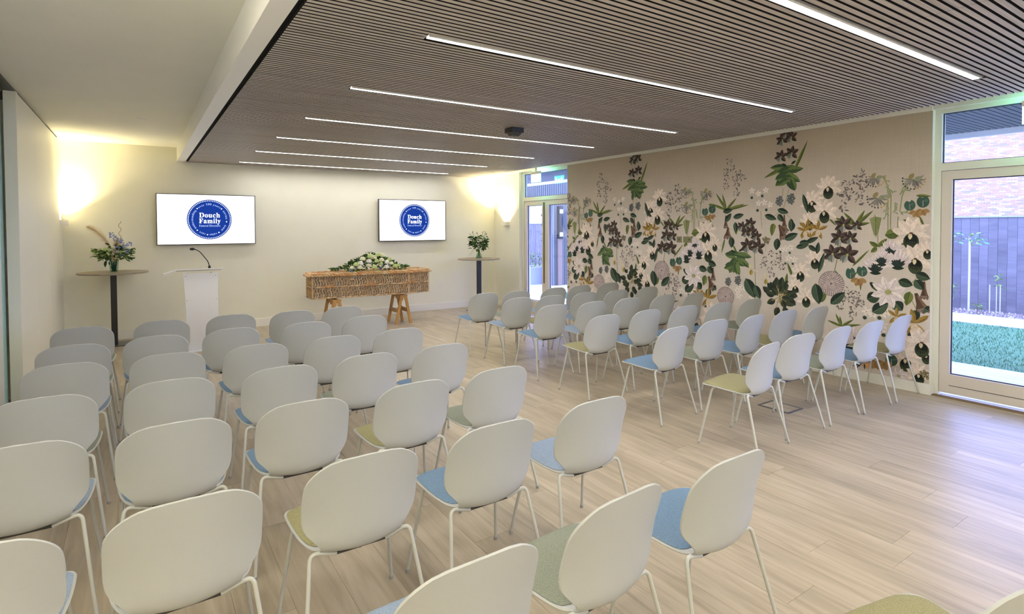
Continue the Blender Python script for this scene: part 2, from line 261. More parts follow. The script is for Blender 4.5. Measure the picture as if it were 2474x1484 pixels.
wr.box((XR, 7.98, 2.86), (XR + .16, 9.55, 3.2)).box((XR, -3.2, 2.86), (XR + .16, 2.29, 3.2)).box((XR, -3.2, 0), (XR + .16, -1.6, 2.86))
struct(part('wall_right', wr, M_wallw))
# upper ceiling and the bulkhead round the slatted raft
struct(boxobj('ceiling_upper', (-1.6, -3.2, ZH), (6.9, YB + .1, ZH + .1), M_ceil))
struct(boxobj('trim_1', (.541, .76, ZC), (.655, YB, ZH), M_white))
struct(boxobj('trim_2', (.541, .64, ZC), (6.02, .76, ZH), M_white))
struct(boxobj('trim_3', (XR - .018, 2.29, 2.85), (XR, YB, ZH), M_white))
# slatted acoustic ceiling: felt board, slats one by one, joint at x 3.43
raft = struct(boxobj('ceiling', (.658, .765, ZC + .022), (6.012, YB - .004, ZC + .05), M_felt))
LY = [1.53, 2.933, 4.314, 5.71, 7.095, 8.513, 10.02]
pitch_s, sw = .0458, .0305
def slat_mesh(w): m_ = MB().box((0, 0, 0), (w, sw, .021)); m_.m = [0, 1, 1, 1, 1, 1]; return m_.mesh('slat', [M_slat, M_felt])
SM = {}
def slat(x0, x1, y, stuff=None):
    if stuff is not None:
        stuff.box((x0, y, ZC), (x1, y + sw, ZC + .021)); stuff.m[-6:] = [0, 1, 1, 1, 1, 1]; return
    k = round(x1 - x0, 3)
    if k not in SM: SM[k] = slat_mesh(k)
    link('slat', SM[k], raft, (x0, y, ZC))
far = MB(); ns = 0
row = 0
while True:
    y = .790 + row * pitch_s; row += 1
    if y + sw > YB - .005: break
    lamp = any(y - (.028 if q_ == 0 else .022) < ly < y + sw + (.028 if q_ == 0 else .022) for q_, ly in enumerate(LY))
    segs = [(.69, 1.385), (5.205, 6.01)] if lamp else [(.69, 3.4285), (3.4315, 6.01)]
    st = None if ns + 2 <= 300 else far
    for a, b in segs:
        slat(a, b, y, st)
        if st is None: ns += 1
part('slats', far, [M_slat, M_felt], raft, kind='stuff')
# recessed linear lamps
words = ['nearest the camera', 'second from the camera', 'third from the camera', 'fourth from the camera', 'fifth from the camera', 'sixth from the camera, next to last', 'seventh, closest to the wall screens']
def lamp_meshes(h):
    return (MB().box((0, -h - .006, 0), (3.8, -h, .02)).box((0, h, 0), (3.8, h + .006, .02)).box((0, -h - .006, .02), (3.8, h + .006, .028)).mesh('housing', M_white),
            MB().box((.004, -h + .0001, .004), (3.796, h - .0001, .012)).mesh('diffuser', M_lamp))
LMS = lamp_meshes(.0215), lamp_meshes(.0155)
for i, y in enumerate(LY):
    t = empty('linear_lamp', (1.395, y, ZC - .001))
    thing(t, 'thin white linear lamp in the slatted ceiling, ' + words[i], 'lamp', 'linear lamps in the slatted ceiling')
    lh, ld = LMS[i > 0]; link('housing', lh, t); link('diffuser', ld, t)
# skirting
struct(boxobj('baseboard_back', (XL, YB - .018, 0), (XR, YB, .135), M_white))
struct(part('baseboard_right', MB().box((XR - .018, 2.272, 0), (XR, 7.98, .105)).box((XR, 2.272, 0), (XR + .06, 2.2895, .105)).box((XR - .018, 9.55, 0), (XR, YB - .018, .105)), M_white))

# left side: folding partition with its end leaf, glazed leaf and the dark track
pt = empty('folding_partition', (XL, 8.6, 0))
thing(pt, 'tall cream folding partition wall running to the back wall', 'partition')
n = 3; y0 = 6.99; y1 = 10.17; w = (y1 - y0) / n
for i in range(n):
    boxobj('panel', (-.09, y0 + i*w + .0015 - 8.6, .012), (0, y0 + (i+1)*w - .0015 - 8.6, 2.99), M_part, pt, .001)
for i in range(n):
    boxobj('bottom_seal', (-.07, y0 + i*w - 8.6 + .01, 0), (-.02, y0 + (i+1)*w - 8.6 - .01, .012), M_dark, pt)
struct(boxobj('wall_left_return', (-1.5, 10.17, 0), (XL - .0, YB, 3.2), M_wallw))
struct(boxobj('wall_left_recess', (-1.5, 7.42, 0), (-1.02, 10.17, 3.2), M_wallw))
lf = empty('partition_end_leaf', (-1.0, 6.95, 0))
thing(lf, 'narrow upright end leaf of the partition, standing at its near end', 'panel')
boxobj('post', (-.014, -.05, 0), (.08, .03, 2.99), M_part, lf, .003)
tr = empty('sliding_track', (-1.0, 5, ZH - .001))
thing(tr, 'dark ceiling track above the partition', 'track')
boxobj('rail', (-.11, -6, -.03), (.06, 5.2, 0), M_black, tr)
boxobj('guide', (-.045, -6, -.045), (-.02, 1.88, -.0301), M_steel, tr)
gl = empty('sliding_glass_leaf', (-1.045, 5.2, 0))
thing(gl, 'white backed glass leaf with teal edge beside the partition end', 'door')
boxobj('glass_panel', (0, -2.6, .01), (.012, 1.56, 2.96), mat('frosted_panel', (.74, .74, .72), .35), gl)
boxobj('glass_edge', (-.001, 1.56, .01), (.016, 1.69, 2.96), M_teal, gl)

# ------------------------------------------------------------------ glazed doors
def frame_rect(y0, y1, z0, z1, x0, x1, wl, wr_, wt, wb_):
    m = MB(); m.box((x0, y0, z0), (x1, y0 + wl, z1)); m.box((x0, y1 - wr_, z0), (x1, y1, z1))
    m.box((x0, y0 + wl, z1 - wt), (x1, y1 - wr_, z1)); m.box((x0, y0 + wl, z0), (x1, y1 - wr_, z0 + wb_)); return m
def pane(parent, y0, y1, z0, z1, x, name='pane'):
    boxobj(name, (x, y0, z0), (x + .006, y1, z1), M_glass, parent)
    g = .008; part('gasket', frame_rect(y0, y1, z0, z1, x - .012, x - .001, g, g, g, g), M_gasket, parent)
X0 = 6.69
# right hand opening
fr = struct(part('window_1', MB().box((X0 - .03, 2.236, 0), (X0 + .06, 2.29, 2.86)).box((X0 - .03, -1.6, 2.82), (X0 + .06, 2.236, 2.86))
     .box((X0 - .03, -1.6, 2.25), (X0 + .06, 2.236, 2.325)).box((X0 - .03, .15, 0), (X0 + .06, .25, 2.82)).box((X0 - .03, -1.6, 0), (X0 + .06, -1.5, 2.82)), M_frame2))
pane(fr, .25, 2.236, 2.325, 2.82, X0 + .02); pane(fr, -1.5, .15, 2.325, 2.82, X0 + .02)
d1 = struct(part('door_1', frame_rect(.255, 2.233, .035, 2.245, X0 - .02, X0 + .045, .085, .085, .085, .19), M_frame, None))
pane(d1, .34, 2.148, .225, 2.16, X0 + .02)
boxobj('rail_groove', (X0 - .0215, .36, .112), (X0 - .0195, 2.15, .117), M_gasket, d1)
d1b = struct(part('door_2', frame_rect(-1.49, .145, .035, 2.245, X0 - .02, X0 + .045, .085, .085, .085, .19), M_frame, None))
pane(d1b, -1.405, .06, .225, 2.16, X0 + .02)
struct(boxobj('trim_4', (XR - .0, -1.6, -.003), (X0 - .03, 2.27, .008), mat('threshold', (.20, .13, .06), .5)))
# left hand opening (double door)
fr2 = struct(part('window_2', MB().box((X0 - .03, 9.47, 0), (X0 + .06, 9.55, 2.86)).box((X0 - .03, 7.98, 2.80), (X0 + .06, 9.47, 2.86))
     .box((X0 - .03, 7.98, 2.245), (X0 + .06, 9.47, 2.325)), M_frame2))
pane(fr2, 7.99, 9.47, 2.325, 2.80, X0 + .02)
d2 = struct(part('door_3', frame_rect(8.78, 9.465, .03, 2.24, X0 - .02, X0 + .045, .085, .09, .09, .19), M_frame))
pane(d2, 8.865, 9.375, .22, 2.15, X0 + .02)
boxobj('handle_strip', (X0 - .04, 8.775, .6), (X0 - .02, 8.80, 2.2), mat('bronze_strip', (.16, .15, .10), .4), d2)
d3 = struct(part('door_4', frame_rect(7.99, 8.775, .03, 2.24, X0 - .02, X0 + .045, .09, .13, .09, .19), M_frame))
pane(d3, 8.08, 8.645, .22, 2.15, X0 + .02)
# ------------------------------------------------------------------ floral wallpaper
M_paper = mat('wallpaper_linen', (.5, .42, .35), .85)
def paper_nodes():
    m = M_paper; nt = m.node_tree; L = nt.links.new; b = nt.nodes['Principled BSDF']
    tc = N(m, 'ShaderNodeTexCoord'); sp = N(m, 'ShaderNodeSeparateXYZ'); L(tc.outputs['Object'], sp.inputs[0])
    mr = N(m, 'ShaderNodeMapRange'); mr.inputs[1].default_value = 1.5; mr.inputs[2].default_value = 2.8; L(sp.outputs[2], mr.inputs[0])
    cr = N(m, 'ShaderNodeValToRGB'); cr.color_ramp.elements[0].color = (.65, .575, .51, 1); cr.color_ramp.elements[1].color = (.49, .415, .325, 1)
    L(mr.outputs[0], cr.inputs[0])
    outs = []
    for scl in ((1, 3, 60), (1, 60, 3), (1, 1.3, 2.5)):
        mp = N(m, 'ShaderNodeMapping'); mp.inputs['Scale'].default_value = scl; L(tc.outputs['Object'], mp.inputs[0])
        no = N(m, 'ShaderNodeTexNoise'); no.inputs['Scale'].default_value = 1.5; no.inputs['Detail'].default_value = 4; L(mp.outputs[0], no.inputs[0]); outs.append(no.outputs['Fac'])
    a = N(m, 'ShaderNodeMath', operation='ADD'); L(outs[0], a.inputs[0]); L(outs[1], a.inputs[1])
    a2 = N(m, 'ShaderNodeMath', operation='ADD'); L(a.outputs[0], a2.inputs[0]); L(outs[2], a2.inputs[1])
    mr2 = N(m, 'ShaderNodeMapRange'); mr2.inputs[1].default_value = 1.1; mr2.inputs[2].default_value = 1.9; mr2.inputs[3].default_value = .93; mr2.inputs[4].default_value = 1.06
    L(a2.outputs[0], mr2.inputs[0])
    vm = N(m, 'ShaderNodeVectorMath', operation='SCALE'); L(cr.outputs[0], vm.inputs[0]); L(mr2.outputs[0], vm.inputs['Scale']); L(vm.outputs[0], b.inputs['Base Color'])
paper_nodes()
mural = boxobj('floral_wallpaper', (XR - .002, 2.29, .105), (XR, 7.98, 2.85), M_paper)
thing(mural, 'floral mural wallpaper of orchids and leaves on linen beige, between the glazed doors', 'wallpaper')
M_print = mat('flower_print', (1, 1, 1), .85)
_a = N(M_print, 'ShaderNodeVertexColor'); _a.layer_name = 'Col'
_tc = N(M_print, 'ShaderNodeTexCoord'); _no = N(M_print, 'ShaderNodeTexNoise'); _no.inputs['Scale'].default_value = 45
_mr = N(M_print, 'ShaderNodeMapRange'); _mr.inputs[3].default_value = .72; _mr.inputs[4].default_value = 1.28
_vm = N(M_print, 'ShaderNodeVectorMath', operation='SCALE'); _l = M_print.node_tree.links.new
_l(_tc.outputs['Object'], _no.inputs[0]); _l(_no.outputs['Fac'], _mr.inputs[0]); _l(_mr.outputs[0], _vm.inputs['Scale'])
_l(_a.outputs[0], _vm.inputs[0]); _l(_vm.outputs[0], M_print.node_tree.nodes['Principled BSDF'].inputs['Base Color'])
PR = MB(); LAY = [0]
mrnd = random.Random(11)
def poly(pts, col):
    LAY[0] += 1
    x = XR - .0025 - LAY[0] * 6e-7
    q = [(x, min(7.979, max(2.291, -a)), min(2.849, max(.106, b))) for a, b in pts]
    ys = [p[1] for p in q]; zs = [p[2] for p in q]
    if max(ys) - min(ys) < 1e-4 or max(zs) - min(zs) < 1e-4: return
    PR.add(q, [tuple(range(len(q)))], 0, col)
def petal(u, v, ang, ln, wd, c, c2=None, tip=.5):
    ca, sa = math.cos(ang), math.sin(ang)
    up, dn = [], []
    for i in range(8):
        t = i / 7; h = math.sin(math.pi * t ** (.75 + tip * .5)) ** .8 * wd / 2
        up.append((t * ln, h)); dn.append((t * ln, -h))
    R = lambda p: (u + p[0]*ca - p[1]*sa, v + p[0]*sa + p[1]*ca)
    if c2 is None: poly([R(p) for p in up] + [R(p) for p in dn[6:0:-1]], c)
    else:
        poly([R(p) for p in up], c); poly([R(p) for p in dn][::-1], c2)
def disc(u, v, rx, ry, c, n=14):
    poly([(u + rx*math.cos(2*math.pi*i/n), v + ry*math.sin(2*math.pi*i/n)) for i in range(n)], c)
def line(u, v, u2, v2, w, c):
    d = math.hypot(u2-u, v2-v) or 1e-6; nx_, ny_ = -(v2-v)/d*w/2, (u2-u)/d*w/2
    poly([(u+nx_, v+ny_), (u2+nx_, v2+ny_), (u2-nx_, v2-ny_), (u-nx_, v-ny_)], c)
def jit(c, a=.15):
    k = 1 + mrnd.uniform(-a, a); return tuple(min(1, max(0, x*k)) for x in c)
DB, DBL = (.035, .022, .02), (.10, .065, .055); CR_, CRD = (.84, .72, .63), (.74, .62, .54)
GR, GRD, DG, DGL = (.17, .20, .045), (.09, .13, .03), (.012, .028, .018), (.05, .085, .05)
def motif(m, du):
    k = m[0]
    if len(m) == 6:
        _, u, v, u2, v2, w = m; u += du; u2 += du
        a = math.atan2(v2 - v, u2 - u); d = math.hypot(u2-u, v2-v)
        if k == 'L': petal(u, v, a, d, w, jit(GR), jit(GRD), 0); line(u, v, u + math.cos(a)*d*.9, v + math.sin(a)*d*.9, w*.06, (.05, .07, .02))
        elif k == 'D': petal(u, v, a, d*1.1, w*1.35, jit(DG), jit(DGL, .3), .2); line(u, v, u + math.cos(a)*d*.9, v + math.sin(a)*d*.9, w*.05, (.16, .19, .11))
        elif k == 's': line(u, v, u2, v2, w, (.26, .27, .13))
        elif k == 'G':
            for i in range(5): petal(u + (u2-u)*i/4, v + (v2-v)*i/4, a + mrnd.uniform(-1.2, 1.2), w*1.3, w*.5, jit((.30, .33, .19)))
            line(u, v, u2, v2, w*.3, (.28, .32, .17))
        elif k == 'P':
            nx_, ny_ = -math.sin(a)*w/2, math.cos(a)*w/2
            P = lambda t, h: (u + (u2-u)*t + nx_*h, v + (v2-v)*t + ny_*h)
            poly([P(0, -.3), P(0, .3), P(.9, .95), P(1, .2), P(1.15, .1), P(1, 0)], (.27, .29, .13))
            poly([P(0, -.3), P(1, 0), P(.92, -.95)], (.21, .24, .09)); line(*P(-.1, 0), *P(.95, 0), w*.05, (.08, .10, .03))
        elif k == 'T':
            nx_, ny_ = -math.sin(a)*w/2, math.cos(a)*w/2
            P = lambda t, h: (u + (u2-u)*t + nx_*h, v + (v2-v)*t + ny_*h)
            poly([P(0, -.22), P(0, .22), P(.6, .5), P(1, 1.1), P(1.02, -1.0), P(.6, -.5)], jit((.095, .05, .03)))
            poly([P(.15, 0), P(.15, .18), P(.95, .9), P(.9, .3)], (.20, .12, .08)); poly([P(.9, -.8), P(.9, .8), P(1.08, .4), P(1.1, -.5)], (.24, .17, .14))
            for i in range(3): petal(*P(.98, -.7 + i*.7), a, w*.35, w*.3, (.18, .12, .09))
        return
    _, u, v, s, _r = m; u += du
    if k in 'OXCFQHWY': s *= {'O': 1.2, 'C': 1.22}.get(k, 1.13)
    rr = mrnd.uniform(-.25, .25)
    if k == 'O':
        L_ = s * .55
        for a in (90, 35, 145, 200, -35): petal(u, v, math.radians(a) + rr, L_, s*.29, jit(DBL), jit(DB), .3)
        for a in (235, 255): petal(u, v, math.radians(a) + rr, L_*.85, s*.26, (.40, .38, .34), (.16, .18, .16), .6)
        disc(u, v, s*.06, s*.06, (.45, .42, .14), 8)
    elif k == 'X':
        for a in (90, 25, 155, 60, 120, -20, 200): petal(u, v + s*.3, math.radians(a) + rr*.6, s*.8, s*.36, jit(CR_, .06), jit(CRD, .06), .4)
        disc(u, v, s*.30, s*.36, (.035, .05, .022), 16); disc(u, v + s*.08, s*.24, s*.26, (.008, .011, .010), 14)
        for i in range(5): line(u + (i-2)*s*.09, v - s*.24, u + (i-2)*s*.06, v, s*.02, (.07, .10, .04))
        petal(u - s*.03, v + s*.38, -1.6, s*.3, s*.16, (.70, .62, .40)); disc(u, v + s*.36, s*.08, s*.05, (.16, .07, .03), 8)
    elif k == 'C':
        for i in range(20):
            a = math.radians(90 + (i - 7) * 25 + mrnd.uniform(-8, 8)); dn = -abs(math.sin(i * 1.7)) * s*.1
            a = math.radians(mrnd.choice((200, 230, 255, 275, 300, 325, 345, 180, 0, 215, 285, 240)) + mrnd.uniform(-8, 8))
            petal(u + mrnd.uniform(-.12, .12)*s, v + s*(.34 - i*.026), a, s*mrnd.uniform(.38, .60), s*.22, jit((.13, .19, .06)), jit((.045, .085, .035)), .2)
        petal(u - .05*s, v + .3*s, 2.6, s*.2, s*.08, DG); petal(u + .1*s, v + .35*s, .6, s*.2, s*.08, DG)
    elif k == 'B':
        for i in range(26):
            a = i * 2.4; q = math.sqrt(i / 26) * .5; du_, dv_ = math.cos(a)*q*s*.75, math.sin(a)*q*s
            disc(u + du_, v + dv_, s*.085, s*.085, (.035, .045, .05), 8); disc(u + du_, v + dv_ + s*.015, s*.05, s*.05, (.20, .23, .25), 6)
    elif k == 'K':
        for i in range(9):
            a = mrnd.uniform(0, 6.28); q = s * .32
            petal(u + math.cos(a)*q - s*.1, v + math.sin(a)*q, a + 1.3, s*mrnd.uniform(.35, .6), s*mrnd.uniform(.10, .20), jit((.17, .14, .14), .3))
        disc(u, v, s*.12, s*.14, (.40, .34, .33), 8)
    elif k == 'H':
        for i in range(26):
            a = math.radians(mrnd.uniform(160, 380)); petal(u, v + s*.2, a, s*mrnd.uniform(.45, .72), s*.09, jit((.24, .22, .20), .35))
        for i in range(12):
            a = math.radians(170 + i * 17); disc(u + math.cos(a)*s*.66, v + s*.2 + math.sin(a)*s*.66, s*.055, s*.055, (.50, .30, .08) if i > 6 else (.05, .035, .02), 6)
        petal(u - s*.3, v + s*.2, .9, s*.5, s*.3, (.32, .26, .12)); petal(u, v + s*.15, .3, s*.5, s*.3, (.29, .31, .20))
    elif k == 'W':
        for i in range(5): petal(u, v, math.radians(90 + 72*i) + rr, s*.55, s*.26, jit((.86, .77, .70), .06), jit((.78, .69, .63), .05))
        disc(u, v, s*.07, s*.07, (.30, .25, .15), 6)
    elif k == '.':
        disc(u, v, s*.62, s*.62, (.50, .47, .40), 10); disc(u, v, s*.5, s*.5, (.03, .06, .045), 10)
    elif k == 'R':
        pts = [(u, v + s*.30)]
        for i in range(15):
            a = math.radians(75 - i * 345 / 15 * .96 + 0); pts.append((u + s*.46*math.cos(a), v + s*.5*math.sin(a)))
        poly(pts, jit((.045, .105, .075), .2)); line(u, v - s*.4, u, v + s*.1, s*.05, (.48, .42, .37)); petal(u + s*.02, v + s*.05, .2, s*.4, s*.2, (.075, .15, .11))
    elif k == 'U':
        for a, c in ((200, (.33, .19, .07)), (-20, (.38, .23, .09)), (250, (.42, .27, .11)), (290, (.36, .21, .08))): petal(u, v + s*.3, math.radians(a), s*.8, s*.5, c)
        for i in range(5): line(u, v + s*.25, u + (i-2)*s*.16, v - s*.35, s*.025, (.22, .11, .04))
    elif k == 'Y':
        for a in (95, 30, 150, 235, 300): petal(u, v, math.radians(a) + rr, s*.6, s*.20, jit((.38, .24, .05)), jit((.27, .16, .03)), .6)
        for i in range(14):
            a = mrnd.choice((95, 30, 150, 235, 300)); q = mrnd.uniform(.15, .5)*s; disc(u + math.cos(math.radians(a))*q, v + math.sin(math.radians(a))*q, s*.02, s*.02, (.12, .06, .02), 5)
        petal(u, v, 4.7, s*.4, s*.3, (.70, .56, .42))
    elif k == 'Q':
        for i in range(12):
            a = math.radians(95 + (i - 5.5) * 13 + mrnd.uniform(-4, 4)); petal(u + (i-5.5)*s*.025, v - s*.45, a, s*mrnd.uniform(.85, 1.0), s*.24, jit((.82, .71, .70), .08), jit((.66, .57, .58), .1), .7)
        for i in range(9):
            a = math.radians(90 + (i - 4) * 15); petal(u + (i-4)*s*.03, v - s*.5, a, s*mrnd.uniform(.4, .62), s*.15, jit((.02, .035, .03)))
        petal(u - s*.3, v - s*.5, .0, s*.6, s*.22, DG)
    elif k == 'E':
        for a in (0, 170, 330, 60): petal(u, v, math.radians(a), s*.7, s*.4, jit((.72, .40, .18), .08), jit((.66, .35, .15), .08), .8)
        petal(u, v - s*.5, 1.6, s*.6, s*.15, (.06, .03, .02))
        for i in range(10):
            a = math.radians(120 + i*12); petal(u - s*.3, v, a, s*1.2*mrnd.uniform(.4, 1), s*.1, mrnd.choice(((.02, .025, .02), (.6, .52, .45), (.03, .06, .045))))
    elif k == 'S':
        for i in range(8): petal(u, v, math.radians(22 + 45*i) + rr*.3, s*.55, s*.24, (.84, .75, .72), (.72, .63, .63), .5)
        for i in range(8): a = math.radians(22 + 45*i) + rr*.3; line(u, v, u + math.cos(a)*s*.45, v + math.sin(a)*s*.45, s*.012, (.45, .36, .40))
        disc(u, v, s*.09, s*.08, (.28, .27, .10), 10)
        for i in range(10): a = i*.63; petal(u, v, a, s*.13, s*.03, (.40, .38, .16))
    elif k == 'Z':
        petal(u - s*.15, v + s*.15, 1.3, s*.4, s*.42, (.72, .64, .42), (.66, .60, .36), .8); petal(u + s*.1, v + s*.1, 5.9, s*.5, s*.2, (.68, .56, .50))
        petal(u - s*.1, v + s*.1, 3.4, s*.5, s*.2, (.66, .54, .48)); petal(u, v + s*.1, 4.6, s*.55, s*.34, (.42, .34, .07), (.30, .22, .03), .8)
        for i in range(10): disc(u + mrnd.choice((-1, 1))*mrnd.uniform(.15, .45)*s, v + mrnd.uniform(-.1, .12)*s, s*.015, s*.015, (.18, .08, .08), 5)
    elif k == 'A':
        disc(u, v, s*.5, s*.5, (.20, .15, .15), 24)
        for ring in range(9, 0, -1):
            for i in range(int(6 + ring * 3.2)):
                a = i * 2*math.pi / int(6 + ring * 3.2) + ring; q = s*.055*ring
                petal(u + math.cos(a)*q*.86, v + math.sin(a)*q*.86, a + .9, s*.085, s*.05, jit((.54, .44, .42), .16))
    elif k == 'F':
        for i in range(26):
            a = mrnd.uniform(0, 6.28); q = mrnd.uniform(.05, .36)*s; petal(u + math.cos(a)*q, v + math.sin(a)*q*1.1, a + mrnd.uniform(-.5, .5), s*.28, s*.18, jit((.018, .026, .018)), jit((.045, .06, .03)), .2)
        for i in range(26):
            a = mrnd.uniform(0, 6.28); q = mrnd.uniform(0, .25)*s; line(u, v, u + math.cos(a)*q, v + math.sin(a)*q*1.4, s*.012, (.28, .21, .06)); disc(u + math.cos(a)*q, v + math.sin(a)*q*1.4, s*.018, s*.018, (.34, .26, .08), 6)
    elif k == 'N':
        for i in range(11):
            a = i * 2.4; q = math.sqrt(i / 11) * .42 * s; c = (u + math.cos(a)*q, v + math.sin(a)*q*.9)
            disc(*c, s*.12, s*.12, (.06, .05, .015), 9); disc(*c, s*.085, s*.085, (.26, .22, .07), 8); disc(*c, s*.05, s*.05, (.45, .38, .28), 7)
order = {'K': 0, 's': 1, 'G': 1, 'L': 2, 'P': 2, 'H': 3, 'F': 3, 'W': 4}
ML = sorted(MURAL, key=lambda m: order.get(m[0], 5))
for du in (0, -2.49, -4.98):
    for m in ML:
        uu = m[1] + du
        if uu < -8.25: continue
        motif(m, du)
part('printed_flowers', PR, M_print, mural)
# wall sockets on the mural
M_sock = mat('sage_socket', (.20, .20, .09), .4)
def socket(y, w, lab):
    t = empty('wall_socket', (XR - .003, y, 1.52)); thing(t, lab, 'socket', 'wall sockets on the mural')
    boxobj('face_plate', (-.009, -w/2, -.043), (0, w/2, .043), M_sock, t, .003)
    boxobj('rocker', (-.0125, -w/2 + .03, -.012), (-.009, -w/2 + .045, .012), M_dark, t)
socket(5.415, .086, 'small square olive wall socket on the floral mural')
socket(5.265, .147, 'wider double olive wall socket on the floral mural')
# ------------------------------------------------------------------ chairs
def catmull(P, t):
    n = len(P) - 1; x = t * n; i = min(int(x), n - 1); a = x - i
    p0, p1, p2, p3 = P[max(i-1, 0)], P[i], P[i+1], P[min(i+2, n)]
    return [0.5 * ((2*b) + (-q + c)*a + (2*q - 5*b + 4*c - d)*a*a + (-q + 3*b - 3*c + d)*a**3) for q, b, c, d in zip(p0, p1, p2, p3)]
#        y      z     half width  wrap   lift
PROF = [(.262, .448, .205, .000, -.004),
        (.246, .466, .222, .000, -.002),
        (.200, .473, .232, .000, .000),
        (.130, .468, .232, .000, .004),
        (.050, .457, .226, .000, .009),
        (-.030, .446, .212, .000, .014),
        (-.090, .434, .190, .006, .024),
        (-.128, .433, .164, .028, .032),
        (-.151, .446, .162, .040, .040),
        (-.161, .474, .190, .047, .036),
        (-.165, .510, .2155, .052, .022),
        (-.168, .560, .227, .052, .009),
        (-.174, .630, .2290, .046, .001),
        (-.183, .695, .2285, .036, .000),
        (-.194, .760, .2220, .026, -.003),
        (-.206, .822, .2120, .018, -.010)]
def shell_grid(nu=18, nv=64, inset=0.0, t0=0.0, t1=1.0, corner=.085, corner1=None):
    samp = [catmull(PROF, i / 400) for i in range(401)]
    arc = [0]
    for i in range(400): arc.append(arc[-1] + math.hypot(samp[i+1][0]-samp[i][0], samp[i+1][1]-samp[i][1]))
    T = arc[-1]; rows = []
    for j in range(nv + 1):
        q = .5 - .5 * math.cos(math.pi * j / nv); q = .55 * q + .45 * j / nv
        if j == 0: q = 0
        q = t0 + (t1 - t0) * q; d = q * T
        i = min(399, max(0, next((k for k in range(400) if arc[k+1] >= d), 399))); a = (d - arc[i]) / max(1e-9, arc[i+1]-arc[i])
        s_ = [x + (y_ - x) * a for x, y_ in zip(samp[i], samp[i+1])]
        w = s_[2] - inset
        dd0, dd1 = (q - t0) * T, (t1 - q) * T
        for dd, rx, ry in ((dd0, corner, corner), (dd1, .115 if corner1 is None else corner1, .112 if corner1 is None else corner1)):
            if dd < ry: w -= rx * (1 - math.sqrt(max(0, 1 - ((ry - dd) / ry) ** 2.2)))
        row_ = []
        for i2 in range(nu + 1):
            v = -1 + 2 * i2 / nu; v = math.sin(v * math.pi / 2) * .35 + v * .65
            x = v * w; e = (x / .225) ** 2
            row_.append(Vector((x, s_[0] + s_[3] * e, s_[1] + s_[4] * e)))
        rows.append(row_)
    return rows
def thicken(rows, t, off=0.0, crown=None):
    nv, nu = len(rows), len(rows[0]); mb = MB(); nr = []
    for j in range(nv):
        rr = []
        for i in range(nu):
            du = rows[j][min(i+1, nu-1)] - rows[j][max(i-1, 0)]; dv = rows[min(j+1, nv-1)][i] - rows[max(j-1, 0)][i]
            rr.append(du.cross(dv).normalized())
        nr.append(rr)
    top = [rows[j][i] + nr[j][i] * (off + t * (1 if crown is None else crown(j, i, nv, nu))) for j in range(nv) for i in range(nu)]
    bot = [rows[j][i] + nr[j][i] * off for j in range(nv) for i in range(nu)]
    n = nv * nu; I = lambda j, i: j * nu + i
    fs = []
    for j in range(nv-1):
        for i in range(nu-1):
            fs.append((I(j,i), I(j,i+1), I(j+1,i+1), I(j+1,i))); fs.append((n+I(j,i), n+I(j+1,i), n+I(j+1,i+1), n+I(j,i+1)))
    ring = [I(0,i) for i in range(nu)] + [I(j,nu-1) for j in range(1, nv)] + [I(nv-1,i) for i in range(nu-2, -1, -1)] + [I(j,0) for j in range(nv-2, 0, -1)]
    # rounded rim
    mid = []
    for q in ring:
        j, i = divmod(q, nu); m_ = (top[q] + bot[q]) / 2
        cj = min(max(j, 2), nv-3); ci = min(max(i, 1), nu-2); out = (rows[j][i] - rows[cj][ci])
        out = out - nr[j][i] * out.dot(nr[j][i])
        mid.append(m_ + (out.normalized() * abs(t) * .45 if out.length > 1e-6 else Vector((0,0,0))))
    b = 2 * n; k = len(ring)
    for a in range(k):
        c = (a+1) % k
        fs.append((ring[a], b+a, b+c, ring[c])); fs.append((b+a, n+ring[a], n+ring[c], b+c))
    mb.add(top + bot + mid, fs); return mb
g = shell_grid()
shell_me = thicken(g, .009).mesh('seat_shell', M_shell, True)
pg = shell_grid(16, 28, .011, .030, .440, .078, .03)
pad_mb = thicken(pg, -.014, -.0003, lambda j, i, nv, nu: .25 + .75 * min(1, 3.2 * min(j, nv-1-j) / nv, 1) ** .5 * min(1, 4.5 * min(i, nu-1-i) / nu) ** .5)
pad_me = {k: pad_mb.mesh('seat_pad', m, True) for k, m in PAD.items()}
def arc_path(pts, rad, n=5):
    out = [Vector(pts[0])]
    for a, b, c in zip(pts, pts[1:], pts[2:]):
        a, b, c = Vector(a), Vector(b), Vector(c); d1 = (a-b).normalized(); d2 = (c-b).normalized()
        for i in range(n + 1):
            t = i / n; p, q = b + d1*rad, b + d2*rad
            out.append((1-t)**2 * p + 2*t*(1-t) * b + t*t * q)
    out.append(Vector(pts[-1])); return out
def leg_me(sx, sy):
    foot = (sx*.2575, sy*.2375, .012); top = (sx*.203, .155 if sy > 0 else -.122, .452 if sy > 0 else .450)
    inn = (sx*.10, sy*.112, .448 if sy > 0 else .416)
    mb = MB(); mb.tube(arc_path([foot, top, inn],   .034, 6), .0082, 10, 0)
    mb.tube([(foot[0], foot[1], 0), (foot[0], foot[1], .016)], .0098, 10, 1)
    return mb.mesh('leg', [M_leg, M_glide], True)
LEGS = [leg_me(sx, sy) for sx in (-1, 1) for sy in (-1, 1)]
mm = MB().box((-.11, -.115, .411), (.11, -.085, .4215)).box((-.11, .09, .440), (.11, .115, .449)).add([(-.045, -.1, .413), (.045, -.1, .413), (.045, .1, .440), (-.045, .1, .440), (-.045, -.1, .419), (.045, -.1, .419), (.045, .1, .446), (-.045, .1, .446)], [(3,2,1,0), (4,5,6,7), (0,1,5,4), (1,2,6,5), (2,3,7,6), (3,0,4,7)])
mount_me = mm.mesh('mount_plate', M_dark)
